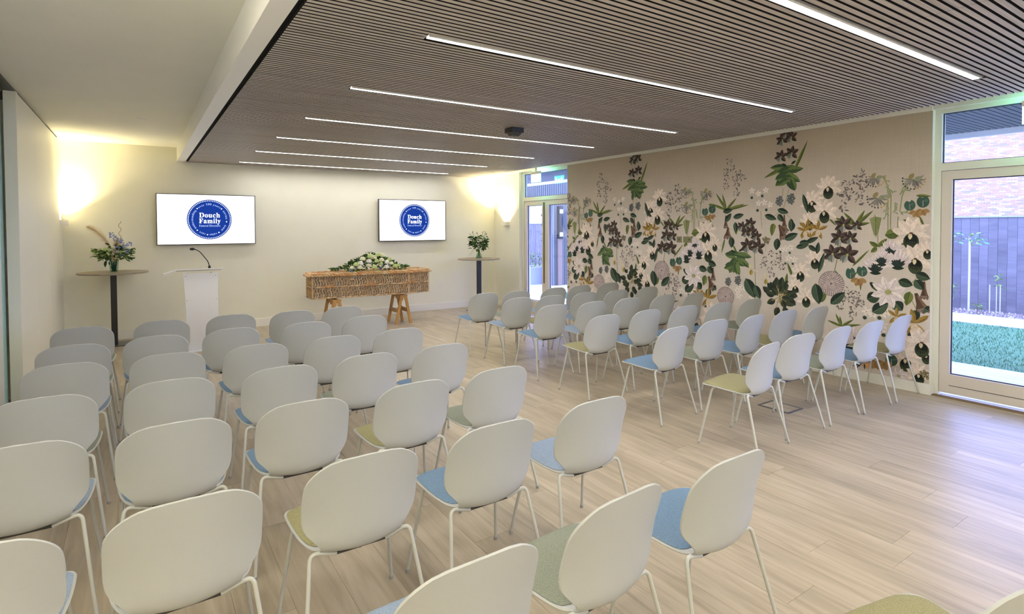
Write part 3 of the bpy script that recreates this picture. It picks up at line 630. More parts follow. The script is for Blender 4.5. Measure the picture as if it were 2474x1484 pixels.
# position of every chair: column letter + row number
CH = CHAIRS
padcol = dict(A3='light-blue', A6='light-blue', C3='blue', C4='blue', C5='blue', C6='olive', C7='light-blue', D1='light-blue', D3='blue', D4='sage', D5='olive', D6='blue', D7='sage',
  E4='blue', E5='sage', E6='light-blue', E7='blue', E8='olive', F1='blue', F2='light-blue', F3='blue', F4='olive', F5='blue', F6='olive', G1='sage', G2='olive', G3='light-blue',
  G4='blue', G5='sage', G6='blue', H2='light-blue', H3='blue', H4='blue', H5='blue', H6='sage', I4='blue', I5='olive', I6='blue', J4='sage', J5='blue', J6='olive')
ordn = ['first', 'second', 'third', 'fourth', 'fifth', 'sixth', 'seventh', 'eighth']
colw = dict(A='beside the partition', B='second from partition', C='middle seat', D='second from aisle', E='aisle seat',
            F='aisle seat', G='second from aisle', H='middle seat', I='second from mural', J='beside the mural')
cr_ = random.Random(5)
for key, (x, y) in CH.items():
    blk = 'partition-side' if key[0] in 'ABCDE' else 'mural-side'
    rot = (cr_.uniform(-.012, .012) if key not in ROT else 0) + ROT.get(key, 0)
    t = empty('shell_chair', (x, y, 0), rot)
    pc = padcol.get(key)
    lab = 'pale grey chair in %s block, %s row from the front, %s' % (blk, ordn[int(key[1]) - 1], colw[key[0]])
    if pc: lab += ', %s pad' % pc
    thing(t, lab, 'chair', 'pale grey shell chairs in the %s block' % blk)
    link('seat_shell', shell_me, t); link('seat_pad', pad_me[pc or cr_.choice(('blue', 'light-blue', 'sage'))], t)
    for lm in LEGS: link('leg', lm, t)
    link('mount_plate', mount_me, t)
# ------------------------------------------------------------------ wall screens
M_bezel = mat('screen_bezel', (.02, .018, .015), .35)
M_scr = mat('screen_white', (.02, .02, .02), .3, emit=(1, 1, 1), es=1.0)
M_blue = mat('screen_blue', (0, 0, 0), .5, emit=(.005, .021, .14), es=1.0, spec=0)
M_sw = mat('screen_letter', (.02, .02, .02), .3, emit=(.93, .95, 1), es=.95)
M_sw2 = mat('screen_letter_pale', (.02, .02, .02), .3, emit=(.23, .29, .54), es=.9)
def glyphs(txt):
    c = bpy.data.curves.new('txt', 'FONT'); c.body = txt; c.resolution_u = 3
    o = bpy.data.objects.new('txt', c); COL.objects.link(o)
    dg = bpy.context.evaluated_depsgraph_get(); ev = o.evaluated_get(dg); me = ev.to_mesh()
    vs = [(v.co.x, v.co.y) for v in me.vertices]; fs = [tuple(p.vertices) for p in me.polygons]
    ev.to_mesh_clear(); bpy.data.objects.remove(o); bpy.data.curves.remove(c)
    return vs, fs
def serif(s):
    return ''.join(chr(0x1D400 + ord(c) - 65) if 'A' <= c <= 'Z' else chr(0x1D41A + ord(c) - 97) if 'a' <= c <= 'z' else chr(0x1D7CE + ord(c) - 48) if '0' <= c <= '9' else c for c in s)
GC = {}
def glyph(ch):
    if ch not in GC: GC[ch] = glyphs(ch)
    return GC[ch]
def width(ch):
    vs, _ = glyph(ch)
    return max(v[0] for v in vs) if vs else .3
def put_text(mb, txt, cx, cz, size, mi=0, y=0, wid=None, squeeze=1.0):
    """flat text centred at cx, base line cz, facing -Y"""
    adv = []; x = 0
    for ch in txt:
        adv.append(x); x += (.28 if ch == ' ' else width(serif(ch)) + .055)
    tot = x - .055; sx = (wid / tot) if wid else size * squeeze
    for ch, a in zip(txt, adv):
        if ch == ' ': continue
        vs, fs = glyph(serif(ch))
        mb.add([(cx + (a + vx - tot/2) * sx, y, cz + vy * size) for vx, vy in vs], fs, mi)
def ring_text(mb, txt, ang, R, size, mi=0, y=0, space=.07):
    adv = []; x = 0
    for ch in txt:
        w_ = .3 if ch == ' ' else width(serif(ch)); adv.append(x + w_/2); x += w_ + space
    tot = x - space
    for ch, a in zip(txt, adv):
        if ch == ' ': continue
        th = math.radians(ang) - (a - tot/2) * size / R
        w_ = width(serif(ch)); vs, fs = glyph(serif(ch)); c, s_ = math.cos(th - math.pi/2), math.sin(th - math.pi/2)
        mb.add([(R*math.cos(th) + ((vx - w_/2)*c - vy*s_)*size, y, R*math.sin(th) + ((vx - w_/2)*s_ + vy*c)*size) for vx, vy in vs], fs, mi)
def screen(x0, x1, z0, z1, lab):
    cx, cz = (x0+x1)/2, (z0+z1)/2; w, h = (x1-x0)/2, (z1-z0)/2
    t = empty('wall_screen', (cx, YB - .07, cz)); thing(t, lab, 'screen', 'wall screens showing the same blue badge')
    fb = MB().box((-w, 0, -h), (w, .035, h)).box((-w, -.008, -h), (-w+.012, 0, h)).box((w-.012, -.008, -h), (w, 0, h)).box((-w+.012, -.008, h-.012), (w-.012, 0, h)).box((-w+.012, -.008, -h), (w-.012, 0, -h+.014))
    fr_ = part('frame', fb, M_bezel, t); boxobj('wall_bracket', (-.25, .035, -.2), (.25, .07, .2), M_black, t)
    sp_ = part('display', MB().box((-w+.012, -.003, -h+.014), (w-.012, 0, h-.012)), M_scr, t)
    R = .328
    b = MB(); n = 64
    def dsk(cx_, cz_, r_, y, mi, n=64): b.add([(cx_ + r_*math.cos(2*math.pi*i/n), y, cz_ + r_*math.sin(2*math.pi*i/n)) for i in range(n)], [tuple(range(n))], mi)
    ox = .025; dsk(ox, 0, R, -.0040, 0)
    bo = part('badge', b, [M_blue], t)
    b = MB()
    for i in range(76): a = 2*math.pi*i/76; dsk(ox + .308*math.cos(a), .308*math.sin(a), .0070, -.0048, 0, 8)
    for a in (135, 45, -8, -58, -98, 224): dsk(ox + .252*math.cos(math.radians(a)), .252*math.sin(math.radians(a)), .0092, -.0048, 0, 12)
    bd = part('badge_dots', b, [M_sw], bo)
    b = MB(); put_text(b, 'Douch', ox + .0, .035, .112, 0, -.005, wid=.305); put_text(b, 'Family', ox + .002, -.060, .112, 0, -.005, wid=.315)
    part('lettering', b, [M_sw], bo)
    b = MB(); put_text(b, 'Funeral Directors', ox, -.118, .050, 0, -.005, wid=.31)
    part('lettering', b, [M_sw2], bo)
    for s_, a in (('over 100 years', 90), ('service', 19), ('trust', -34), ('value', -78), ('care', -116), ('understanding', 180)):
        rb = MB(); b = MB(); ring_text(rb, s_, a, .238, .045, 0, 0, .10 if s_ == 'over 100 years' else .07)
        b.add([(vx + ox, -.005, vz) for vx, _, vz in rb.v], rb.f)
        part('lettering', b, [M_sw2], bo)
    return t
screen(.243, 1.684, 1.444, 2.272, 'wide white wall screen with blue round badge, above the white lectern')
screen(3.892, 5.345, 1.445, 2.272, 'wide white wall screen with blue round badge, between coffin and lit corner')

# ------------------------------------------------------------------ round poseur tables
M_base = mat('base_plate_metal', (.10, .10, .09), .3, .6)
def table(x, y, lab):
    t = empty('round_table', (x, y, 0)); thing(t, lab, 'table', 'tall round tables by the front wall')
    part('table_top', MB().lathe([(.425, 1.052), (.435, 1.056), (.435, 1.074), (.431, 1.078)], n=56), M_tabletop, t, True)
    boxobj('pole', (-.038, -.038, .012), (.038, .038, 1.052), M_black, t, .004)
    boxobj('base_plate', (-.20, -.20, 0), (.20, .20, .012), M_base, t, .003)
    return t
table(-.31, 10.06, 'tall round table on black pole in the corner with pampas flowers')
table(5.80, 9.86, 'tall round table on black pole beside the glazed double door')

# ------------------------------------------------------------------ foliage helpers
G1 = mat('leaf_green', (.10, .17, .04), .8, spec=.2); G2 = mat('leaf_dark', (.03, .075, .025), .8, spec=.2); G3 = mat('leaf_lime', (.24, .34, .09), .8, spec=.2)
F1 = mat('petal_cream', (.74, .72, .50), .6); F2 = mat('petal_white', (.80, .78, .72), .6); F3 = mat('petal_lime', (.52, .62, .26), .6)
F4 = mat('petal_blue', (.22, .28, .55), .6); F5 = mat('pampas_beige', (.80, .67, .44), .9); F6 = mat('stem_brown', (.16, .10, .05), .7)
LM = [G1, G2, G3]
LR = random.Random(77)
def leafgeo(mb, p, d, ln, wd, mi, bend=.2):
    d = Vector(d).normalized(); s_ = d.cross(Vector((0, 0, 1))); s_ = s_.normalized() if s_.length > .05 else Vector((1, 0, 0))
    ra = LR.uniform(-1.3, 1.3); s_ = s_*math.cos(ra) + s_.cross(d)*math.sin(ra)
    n_ = s_.cross(d); p = Vector(p); vs = [p]
    for tt, ww in ((.3, .85), (.62, .9)):
        c = p + d*ln*tt - n_*bend*ln*tt*tt
        vs += [c + s_*wd/2*ww + n_*wd*.12, c, c - s_*wd/2*ww + n_*wd*.12]
    vs.append(p + d*ln - n_*bend*ln)
    mb.add(vs, [(0,2,1), (0,3,2), (1,2,5,4), (2,3,6,5), (4,5,7), (5,6,7)], mi)
def bloom(name, parent, c, r_, m, rg, layers=3):
    mb = MB(); c = Vector(c)
    mb.ball(c, r_*.62, n=8, k=5)
    for L_ in range(3):
        n = (6, 10, 12)[L_]; el = 1.0 - L_*.62
        for i in range(n):
            a = 2*math.pi*i/n + L_*.7 + rg.uniform(-.2, .2); d = Vector((math.cos(a)*math.cos(el), math.sin(a)*math.cos(el), math.sin(el)))
            mb.ball(c + d*r_*(.50 + .08*L_), r_*.27*rg.uniform(.8, 1.25), n=6, k=4)
    return part(name, mb, m, parent, True)

# ------------------------------------------------------------------ flowers on the left table
rg = random.Random(21)
vx, vy, vz = -.30, 10.0, 1.079
v = empty('glass_vase', (vx, vy, vz)); thing(v, 'tapered clear glass vase with dark green stems, holding pampas grass', 'vase')
part('glass_body', MB().lathe([(.047, 0), (.052, .05), (.058, .12), (.064, .19), (.0625, .19), (.0565, .12), (.050, .05), (.044, .006)], n=32), M_vglass, v, True)
bead = MB()
for i in range(70):
    a = rg.uniform(0, 6.28); q = rg.uniform(0, .034); bead.ball((q*math.cos(a), q*math.sin(a), rg.uniform(.012, .10)), .008, n=6, k=4, mi=rg.choice((0, 0, 1)))
for i in range(16):
    a = rg.uniform(0, 6.28); bead.tube([(.025*math.cos(a), .025*math.sin(a), .02), (.04*math.cos(a+.6), .04*math.sin(a+.6), .19)], .0035, 5, rg.choice((0, 1)))
part('stems_and_beads', bead, [G2, mat('bead_teal', (.02, .10, .09), .15)], v, kind='stuff')
bq = empty('flower_bouquet', (vx, vy, vz + .16)); thing(bq, 'loose bouquet with beige pampas plume, cream roses and blue sprigs', 'flowers')
def plume(mb, pts, w0):
    pts = [Vector(p) for p in pts]
    for i in range(900):
        t = rg.random(); k = t*(len(pts)-1); j = min(int(k), len(pts)-2); p = pts[j].lerp(pts[j+1], k-j)
        ax = (pts[-1]-pts[0]).normalized(); d = (ax + Vector((rg.uniform(-1, 1), rg.uniform(-1, 1), rg.uniform(-1, 1)))*.75).normalized()
        ln = w0*rg.uniform(.4, 1)*math.sin(math.pi*min(1, t*.9+.12))**.6; s_ = d.orthogonal().normalized()*.0016
        mb.add([p - s_, p + s_, p + d*ln], [(0, 1, 2)])
pl = MB(); plume(pl, [(-.03, 0, .18), (-.10, .0, .33), (-.20, 0, .44), (-.31, 0, .50)], .15); part('pampas_plume', pl, F5, bq)
pl = MB(); plume(pl, [(.0, -.02, .12), (.03, -.03, .22), (.06, -.03, .32)], .15); part('pampas_plume', pl, F5, bq)
pl = MB(); plume(pl, [(.0, -.06, -.01), (.0, -.07, .06), (.01, -.07, .11)], .11); part('pampas_plume', pl, F5, bq)
lf_ = MB()
for i in range(250):
    a = rg.uniform(0, 6.28); q = rg.random()**.6*.22; zz = .02 + rg.random()*.24*(1-.5*q/.22)
    p = (q*math.cos(a), q*math.sin(a)*.7, zz); d = Vector((math.cos(a), math.sin(a)*.8, rg.uniform(-.5, .7)))
    leafgeo(lf_, p, d, rg.uniform(.045, .085), rg.uniform(.022, .038), rg.choice((0, 0, 1, 2)))
for k in range(11):
    a = k*.57; tip = Vector((math.cos(a)*.25, math.sin(a)*.17, rg.uniform(.02, .2))); lf_.tube([(0, 0, 0), tip*.6 + Vector((0, 0, .03)), tip], .002, 4, 0)
    for j in range(7): leafgeo(lf_, tip*(.55 + j*.075), (math.cos(a)+rg.uniform(-.9, .9), math.sin(a)+rg.uniform(-.9, .9), rg.uniform(-.8, .3)), .045, .02, rg.choice((0, 1, 2)))
leafgeo(lf_, (-.08, -.05, .02), (-.35, -.1, -1), .11, .055, 1); leafgeo(lf_, (-.05, -.06, .0), (-.1, -.1, -1), .06, .03, 1)
part('foliage', lf_, LM, bq, kind='stuff')
for p, r_, m in (((-.08, -.09, .17), .045, F3), ((-.13, -.03, .10), .03, F3), ((.09, -.10, .13), .03, F3), ((.0, -.11, .20), .035, F1), ((.17, -.06, .10), .028, F3), ((-.02, -.1, .10), .03, F1), ((.13, -.06, .2), .028, F3), ((-.17, -.02, .17), .026, F1)):
    bloom('rose', bq, p, r_, m, rg)
bl = MB()
for cx_, cz_ in ((.10, .30), (.14, .22), (.19, .24), (.05, .18), (.17, .14), (.03, .33), (-.02, .38), (.08, .1)):
    for i in range(14): bl.ball((cx_ + rg.uniform(-.03, .03), -.10 + rg.uniform(-.04, .04), cz_ + rg.uniform(-.035, .035)), .009, n=6, k=4)
part('blue_sprigs', bl, F4, bq, kind='stuff')
part('curly_twig', MB().tube([(.08 + .018*math.sin(i*1.3), 0, .2 + i*.024) for i in range(17)], .003, 5), F6, bq, True)

# ------------------------------------------------------------------ flowers on the right table
vx, vy, vz = 5.79, 9.84, 1.079
v = empty('glass_vase', (vx, vy, vz)); thing(v, 'small bottle-shaped clear vase on the table by the double door', 'vase')
part('glass_body', MB().lathe([(.058, 0), (.064, .02), (.062, .045), (.045, .09), (.026, .125), (.022, .15), (.028, .172), (.0265, .172), (.0205, .15), (.0245, .125), (.043, .09), (.060, .045), (.060, .02), (.050, .008)], n=32), M_vglass, v, True)
st = MB()
for i in range(12):
    a = i*.55; st.tube([(.04*math.cos(a), .04*math.sin(a), .012), (.012*math.cos(a+2), .012*math.sin(a+2), .12), (.014*math.cos(a+2), .014*math.sin(a+2), .17)], .003, 5)
part('stems', st, G1, v)
bq = empty('flower_bouquet', (vx, vy, vz + .17)); thing(bq, 'small dark green bouquet with white blooms in the bottle vase', 'flowers')
lf_ = MB()
for i in range(260):
    a = rg.uniform(0, 6.28); q = rg.random()**.6*.17; zz = rg.random()*.26 + q*.2
    leafgeo(lf_, (q*math.cos(a), q*math.sin(a), zz), (math.cos(a), math.sin(a), rg.uniform(-.7, .9)), rg.uniform(.05, .09), rg.uniform(.03, .048), rg.choice((0, 1, 1, 1, 0)))
for k, (tx, tz) in enumerate(((-.17, .33), (-.15, .37), (.0, .36), (.16, .38), (.19, .34), (.1, .37), (.22, .2), (-.22, .15))):
    tip = Vector((tx, rg.uniform(-.08, .08), tz)); lf_.tube([(0, 0, 0), tip*.5 + Vector((0, 0, .04)), tip], .002, 4, 0)
    for j in range(8): leafgeo(lf_, tip*(.6 + j*.055), (rg.uniform(-1, 1), rg.uniform(-1, 1), rg.uniform(.2, 1)), .035, .014, rg.choice((0, 1)))
for sx in (-1, -.6, .5): leafgeo(lf_, (sx*.06, -.05, .03), (sx*.5, -.1, -1), .075, .045, 0)
lf_.tube([(-.03, -.02, .05), (-.16, -.05, .02), (-.29, -.08, -.1)], .0015, 4, 0); lf_.tube([(-.03, -.02, .03), (-.16, -.05, -.0), (-.24, -.08, -.11)], .0015, 4, 0)
part('foliage', lf_, LM, bq, kind='stuff')
for p, r_, m in (((.10, -.08, .23), .045, F2), ((.05, -.10, .20), .035, F2), ((.13, -.06, .27), .035, F2), ((-.02, -.11, .20), .032, F1), ((.0, -.08, .27), .025, F3), ((-.11, -.04, .33), .02, F2)):
    bloom('bloom', bq, p, r_, m, rg)

# ------------------------------------------------------------------ lectern
t = empty('lectern', (.72, 8.92, 0)); thing(t, 'white acrylic lectern with curved front panel and sloping top', 'lectern')
mb = MB(); n = 14; rowsf = []
for i in range(n + 1):
    z = 1.085 - i/n*1.065; yb = -.075*math.sin(math.pi*i/n*.9); w_ = .215 - .018*math.sin(math.pi*(i/n)); xs = .0 + .012*i/n
    rowsf.append([(-w_ + xs, yb - .035, z), (w_ + xs, yb - .035, z), (w_ + xs, yb - .023, z), (-w_ + xs, yb - .023, z)])
vs = [p for r__ in rowsf for p in r__]; fs = [(0,1,2,3), tuple(n*4 + k for k in (3,2,1,0))]
for i in range(n):
    for k in range(4): fs.append((i*4+k, (i+1)*4+k, (i+1)*4+(k+1) % 4, i*4+(k+1) % 4))
part('front_panel', mb.add(vs, fs), M_acr, t, True)
for sx in (-1, 1):
    part('side_panel', MB().add([(sx*.15, -.02, .02), (sx*.15, .26, .02), (sx*.15, .24, 1.07), (sx*.15, -.02, 1.10), (sx*.14, -.02, .02), (sx*.14, .26, .02), (sx*.14, .24, 1.07), (sx*.14, -.02, 1.10)],
        [(0,1,2,3), (7,6,5,4), (0,4,5,1), (1,5,6,2), (2,6,7,3), (3,7,4,0)]), M_acr, t)
mb = MB()
prof = [(-.08, 1.135), (.12, 1.125), (.30, 1.095), (.335, 1.105)]
for (ya, za), (yb, zb) in zip(prof, prof[1:]):
    mb.add([(-.285, ya, za), (.285, ya, za), (.285, yb, zb), (-.285, yb, zb), (-.285, ya, za+.012), (.285, ya, za+.012), (.285, yb, zb+.012), (-.285, yb, zb+.012)],
           [(3,2,1,0), (4,5,6,7), (0,1,5,4), (1,2,6,5), (2,3,7,6), (3,0,4,7)])
part('reading_top', mb, M_acr, t)
part('page_rest', MB().add([(-.285, -.08, 1.135), (-.285, .12, 1.125), (-.445, .12, 1.062), (-.445, -.06, 1.066), (-.285, -.08, 1.147), (-.285, .12, 1.137), (-.445, .12, 1.092), (-.445, -.06, 1.092)],
    [(0,1,2,3), (7,6,5,4), (0,4,5,1), (1,5,6,2), (2,6,7,3), (3,7,4,0)]), M_acr, t)
part('foot', MB().box((-.24, -.14, 0), (.26, .30, .018)), M_acr, t)
for a, b in ((-.185, 1.05), (.185, 1.05), (-.175, .72), (.185, .72)):
    yy = -.037 - .075*math.sin(math.pi*((1.085-b)/1.065)*.9)
    part('screw', MB().ball((a, yy, b), .007, n=8, k=4), M_steel, t)
mi = empty('gooseneck_microphone', (.83, 8.90, 1.158)); thing(mi, 'slim black gooseneck microphone curving over the lectern', 'microphone')
part('socket', MB().lathe([(.017, -.008), (.017, .01), (.010, .03)], n=14), M_black, mi, True)
part('neck', MB().tube(arc_path([(0, 0, .0), (-.005, 0, .07), (-.13, .02, .25), (-.185, .03, .262)], .06, 6), .006, 8), M_black, mi, True)
part('head', MB().ball((-.205, .03, .264), .034, .019, .019, n=12, k=8), M_black, mi, True)
# ------------------------------------------------------------------ wicker coffin on trestles
M_w1 = mat('willow_tan', (.58, .37, .18), .6); M_w2 = mat('willow_dark', (.30, .23, .17), .7); M_w3 = mat('willow_light', (.70, .52, .31), .6); M_w4 = mat('willow_orange', (.58, .27, .09), .6)
M_w5 = mat('willow_grey', (.45, .38, .33), .7)
cx0, cy0, zb, zt = 2.36, 9.55, .535, .915
t = empty('wicker_coffin', (cx0, cy0, zb)); thing(t, 'woven willow coffin with braided lid edge, resting on wooden trestles', 'coffin')
foot, sh, hd = (0, .185), (1.62, .325), (2.05, .215)
H_ = zt - zb
out = [(0, -.185), (1.62, -.325), (2.05, -.215), (2.05, .215), (1.62, .325), (0, .185)]
part('liner_body', MB().prism([(x*.992+.008, y*.95) for x, y in out], .006, H_ - .01), M_w2, t)
wv = MB(); wr_ = random.Random(8)
def side(p, q, seg, ends=False):
    p = Vector((*p, 0)); q = Vector((*q, 0)); L_ = (q-p).length; d = (q-p)/L_; nrm = Vector((d.y, -d.x, 0)); up = Vector((0, 0, 1))
    k = max(3, int(L_/.042))
    for z0, z1 in ((.035, H_*.47), (H_*.57, H_ - .02)):
        for i in range(k):
            c = p + d*(L_*(i+.5)/k); ph = wr_.uniform(-.2, .2); pts = []
            for j in range(6):
                tt = j/5; pts.append(c + up*(z0 + (z1-z0)*tt) + d*(.012*math.sin(tt*6.28 + ph) + .006) + nrm*.010)
            wv.tube(pts, .0065, 5, wr_.choice((0, 0, 2)))
            for j in range(6):
                tt = (j+.5)/6; cc = c + d*L_/k*.5 + up*(z0 + (z1-z0)*tt); a = d*L_/k*.44
                wv.tube([cc - a - up*.012, cc + nrm*.006, cc + a + up*.012], .0065, 4, wr_.choice((1, 4, 0, 1, 4, 2)), False)
    for zc, hh in ((.018, .018), (H_*.52, .022)):
        kk = max(4, int(L_/.036))
        for i in range(kk):
            c = p + d*(L_*(i+.5)/kk) + up*zc + nrm*.012
            for s_ in (-1, 1):
                e = d*.022 + up*s_*hh*.55; wv.tube([c - e, c + nrm*.008 + up*s_*.004, c + e], .008, 5, wr_.choice((0, 2, 0, 1)), False)
    for e in (p, q): wv.tube([e + nrm*.006, e + nrm*.006 + up*H_], .010, 6, 2)
for a, b in zip(out, out[1:] + out[:1]): side(a, b, 0)
part('woven_sides', wv, [M_w1, M_w2, M_w3, M_w4, M_w5], t, kind='stuff')
lid = [(-.045, -.225), (1.63, -.365), (2.09, -.25), (2.09, .25), (1.63, .365), (-.045, .225)]
lm = MB().prism([(x, y*.94) for x, y in lid], H_ - .008, H_ + .022)
lm2 = part('lid', lm, M_w1, t)
br = MB()
for ringi, (inset, zz, rr_) in enumerate(((0, .004, .012), (.03, .030, .011), (.07, .034, .010))):
    for a, b in zip(lid, lid[1:] + lid[:1]):
        a = Vector((*a, 0)); b = Vector((*b, 0)); c0 = Vector((1.0, 0, 0))
        a = a + (Vector((c0.x, 0, 0)) - a).normalized()*inset; b = b + (Vector((c0.x, 0, 0)) - b).normalized()*inset
        L_ = (b-a).length; d = (b-a)/L_; k = int(L_/.045); nrm = Vector((d.y, -d.x, 0))
        for i in range(k):
            c = a + d*(L_*(i+.5)/k) + Vector((0, 0, H_ + zz)); e = d*.030 + nrm*.012 + Vector((0, 0, -.014))
            br.tube([c - e, c + nrm*.006 + Vector((0, 0, .006)), c + e], [.006, rr_, .006], 6, wr_.choice((0, 2, 0, 3)), True)
part('lid_braid', br, [M_w1, M_w2, M_w3, M_w4], lm2, kind='stuff')
tw = MB()
for i in range(60):
    x = .05 + i*.033
    if x > 2.05: break
    hw = .185 + (.325-.185)*min(1, x/1.62) if x < 1.62 else .325 - (.11)*(x-1.62)/.43
    tw.tube([(x, -hw*1.0, H_ + .026), (x + .006*math.sin(i), 0, H_ + .032), (x, hw*1.0, H_ + .026)], .012, 5, wr_.choice((0, 2, 0)))
part('lid_weave', tw, [M_w1, M_w2, M_w3], lm2, kind='stuff')
def onside(x, off=0):
    y = -.185 - .14*x/1.62 if x < 1.62 else -.325 + .11*(x-1.62)/.43
    return Vector((x, y - .02 - off, 0))
for x in (.12, .62, 1.30, 1.86):
    c = onside(x); tg = part('toggle', MB().tube([c + Vector((-.034, 0, H_ - .075)), c + Vector((.034, 0, H_ - .071))], .0075, 8), M_w3, t, True)
    part('toggle_cord', MB().tube([c + Vector((0, .0, H_ - .073)), c + Vector((0, -.005, H_ - .01))], .003, 5), M_w3, tg)
for x in (.25, .94, 1.66):
    c = onside(x, .01); hb = MB()
    for k in (-.004, .004):
        hb.tube([c + Vector((-.085 + .17*i/8, -.012*math.sin(math.pi*i/8), H_*.52 + .028*math.sin(math.pi*i/8) + k)) for i in range(9)], .006, 6)
    hb.ball(c + Vector((-.085, 0, H_*.50)), .016, n=8, k=5); hb.ball(c + Vector((.085, 0, H_*.50)), .016, n=8, k=5)
    part('rope_handle', hb, M_w4, t, True)
# trestles
def trestle(x, lab):
    t = empty('wooden_trestle', (x, 9.47, 0)); thing(t, lab, 'trestle', 'trestles under the coffin')
    hh = .519
    for s_ in (-1, 1):
        fx, tx = s_*.135, s_*.035
        for sy in (-.19, .19):
            part('leg', MB().prism([(fx-.024, 0), (fx+.024, 0), (tx+.024, hh), (tx-.024, hh)], -.013, .013, 0, Matrix.Translation((0, sy, 0)) @ Matrix.Rotation(math.pi/2, 4, 'X')), M_beech, t)
        fz = .20; xx = fx + (tx-fx)*fz/hh
        pts = [(-.178, 0), (-.178, .10), (-.12, .068), (.12, .068), (.178, .10), (.178, 0)]
        part('crossbar', MB().add([(xx - .011, a, fz + b) for a, b in pts] + [(xx + .011, a, fz + b) for a, b in pts],
             [tuple(range(6)), tuple(range(11, 5, -1))] + [(i, (i+1) % 6 + 0, (i+1) % 6 + 6, i + 6) for i in range(6)]), M_beech, t)
        pts = [(-.178, 0), (-.178, -.06), (-.10, -.045), (0, -.10), (.10, -.045), (.178, -.06), (.178, 0)]; n = 7; xx = tx
        part('top_rail', MB().add([(xx - .011, a, hh + b) for a, b in pts] + [(xx + .011, a, hh + b) for a, b in pts],
             [tuple(range(n)), tuple(range(2*n-1, n-1, -1))] + [(i, (i+1) % n, (i+1) % n + n, i + n) for i in range(n)]), M_beech, t)
        for sy in (-.205, .205):
            part('gusset', MB().prism([(tx-.035, hh), (tx+.035, hh), (tx+.02, hh-.10), (tx-.02, hh-.10)], -.006, .006, 0, Matrix.Translation((0, sy*.995, 0)) @ Matrix.Rotation(math.pi/2, 4, 'X')), M_beech, t)
    return t
trestle(2.72, 'beech trestle under the narrow end of the wicker coffin')
trestle(3.90, 'beech trestle under the wide end of the coffin, nearest the aisle')
# spray of flowers
sp = empty('coffin_flower_spray', (3.40, 9.52, zt + .055)); thing(sp, 'long low funeral flower spray of cream roses lying on the coffin', 'flowers')
rg = random.Random(33); lf_ = MB()
def hgt(x): return max(.03, .30*(1 - (abs(x)/.62)**1.1)) if abs(x) < .62 else .04
for i in range(760):
    x = rg.gauss(0, .30); x = max(-.66, min(.62, x)); y = rg.uniform(-1, 1)*(.20 - .12*abs(x)/.66); h = hgt(x)*(1 - .5*(y/.2)**2); z = h*rg.random()**.4
    leafgeo(lf_, (x, y, z), (x*1.2 + rg.uniform(-.6, .6), y*4 + rg.uniform(-.7, .3), rg.uniform(-.1, .9)), rg.uniform(.045, .085), rg.uniform(.022, .04), rg.choice((0, 1, 0, 2, 1)))
for i in range(240):
    x = rg.uniform(-.5, .5); z = rg.uniform(0, .95)*hgt(x); y = -.21*(1 - z/.36)*(1 - .4*abs(x)/.6) - .02
    leafgeo(lf_, (x, y, z), (rg.uniform(-1, 1), -.8, rg.uniform(-.8, .7)), rg.uniform(.04, .07), rg.uniform(.022, .036), rg.choice((0, 1, 0, 2)))
for s_ in (-1, 1):
    for k in range(6):
        y0 = rg.uniform(-.10, .10); lf_.tube([(s_*.4, y0, .04), (s_*.62, y0*1.2, .05), (s_*.70, y0*1.3, .02)], .002, 4, 1)
        for j in range(10): leafgeo(lf_, (s_*(.42 + j*.028), y0, .045), (s_, rg.uniform(-1.2, 1.2), rg.uniform(-.2, .7)), .045, .016, rg.choice((0, 1, 1)))
part('foliage', lf_, LM, sp, kind='stuff')
spots = [(.08, .25), (.16, .24), (-.10, .15), (.03, .15), (-.20, .19), (-.03, .05), (.13, .16), (.22, .12), (.10, .10), (.30, .10), (-.33, .10), (-.27, .05), (.20, .04), (.36, .05), (-.12, .08), (-.06, .23),
         (.0, .21), (-.25, .12), (.43, .06), (-.4, .05), (.28, .17)]
for i, (x, z) in enumerate(spots):
    y = -.21*(1 - z/.36)*(1 - .4*abs(x)/.6) - .03
    bloom('rose', sp, (x, y - .03, z + .015), rg.uniform(.044, .062), (F3, F1, F2, F3, F1)[i % 5], rg)
bl = MB()
for i in range(13):
    x = rg.uniform(-.45, .42); z = rg.uniform(.02, .8)*hgt(x); y = -.2*(1 - z/.36)
    for k in range(11): bl.ball((x + rg.uniform(-.025, .025), y + rg.uniform(-.02, .02), z + rg.uniform(-.03, .03)), .008, n=5, k=4, mi=rg.choice((0, 0, 1)))
part('blue_and_white_sprigs', bl, [F4, F2], sp, kind='stuff')

# ------------------------------------------------------------------ sconces, signs, detectors, floor box
M_glow = mat('sconce_glow', (1, 1, 1), .5, emit=(1.0, .80, .42), es=14)
def sconce(loc, rz, lab, power, wid=.17):
    t = empty('wall_sconce', loc, rz); thing(t, lab, 'lamp', 'white wall uplighters')
    m = MB().box((0, -wid/2, -.03), (.012, wid/2, .05)).box((.075, -wid/2, -.03), (.085, wid/2, .05)).box((.012, -wid/2, -.03), (.075, -wid/2+.01, .05)).box((.012, wid/2-.01, -.03), (.075, wid/2, .05)).box((.012, -wid/2+.01, -.03), (.075, wid/2-.01, -.02))
    part('body', m, M_white, t); boxobj('bulb', (.02, -wid/2+.015, .0), (.067, wid/2-.015, .02), M_glow, t)
    a = area('sconce_light', (.045, 0, .055), (.06, wid-.03), power, SCONCE_COL, (math.pi, 0, 0)); a.parent = t; a.data.spread = 2.0
    return t
sconce((XR - .0, 10.02, 1.78), math.pi, 'white uplighter on the wall beside the glazed double door', 17, .22)
sconce((XL, 10.33, 1.79), 0, 'small white uplighter beside the partition near the pampas flowers', 7.5, .14)
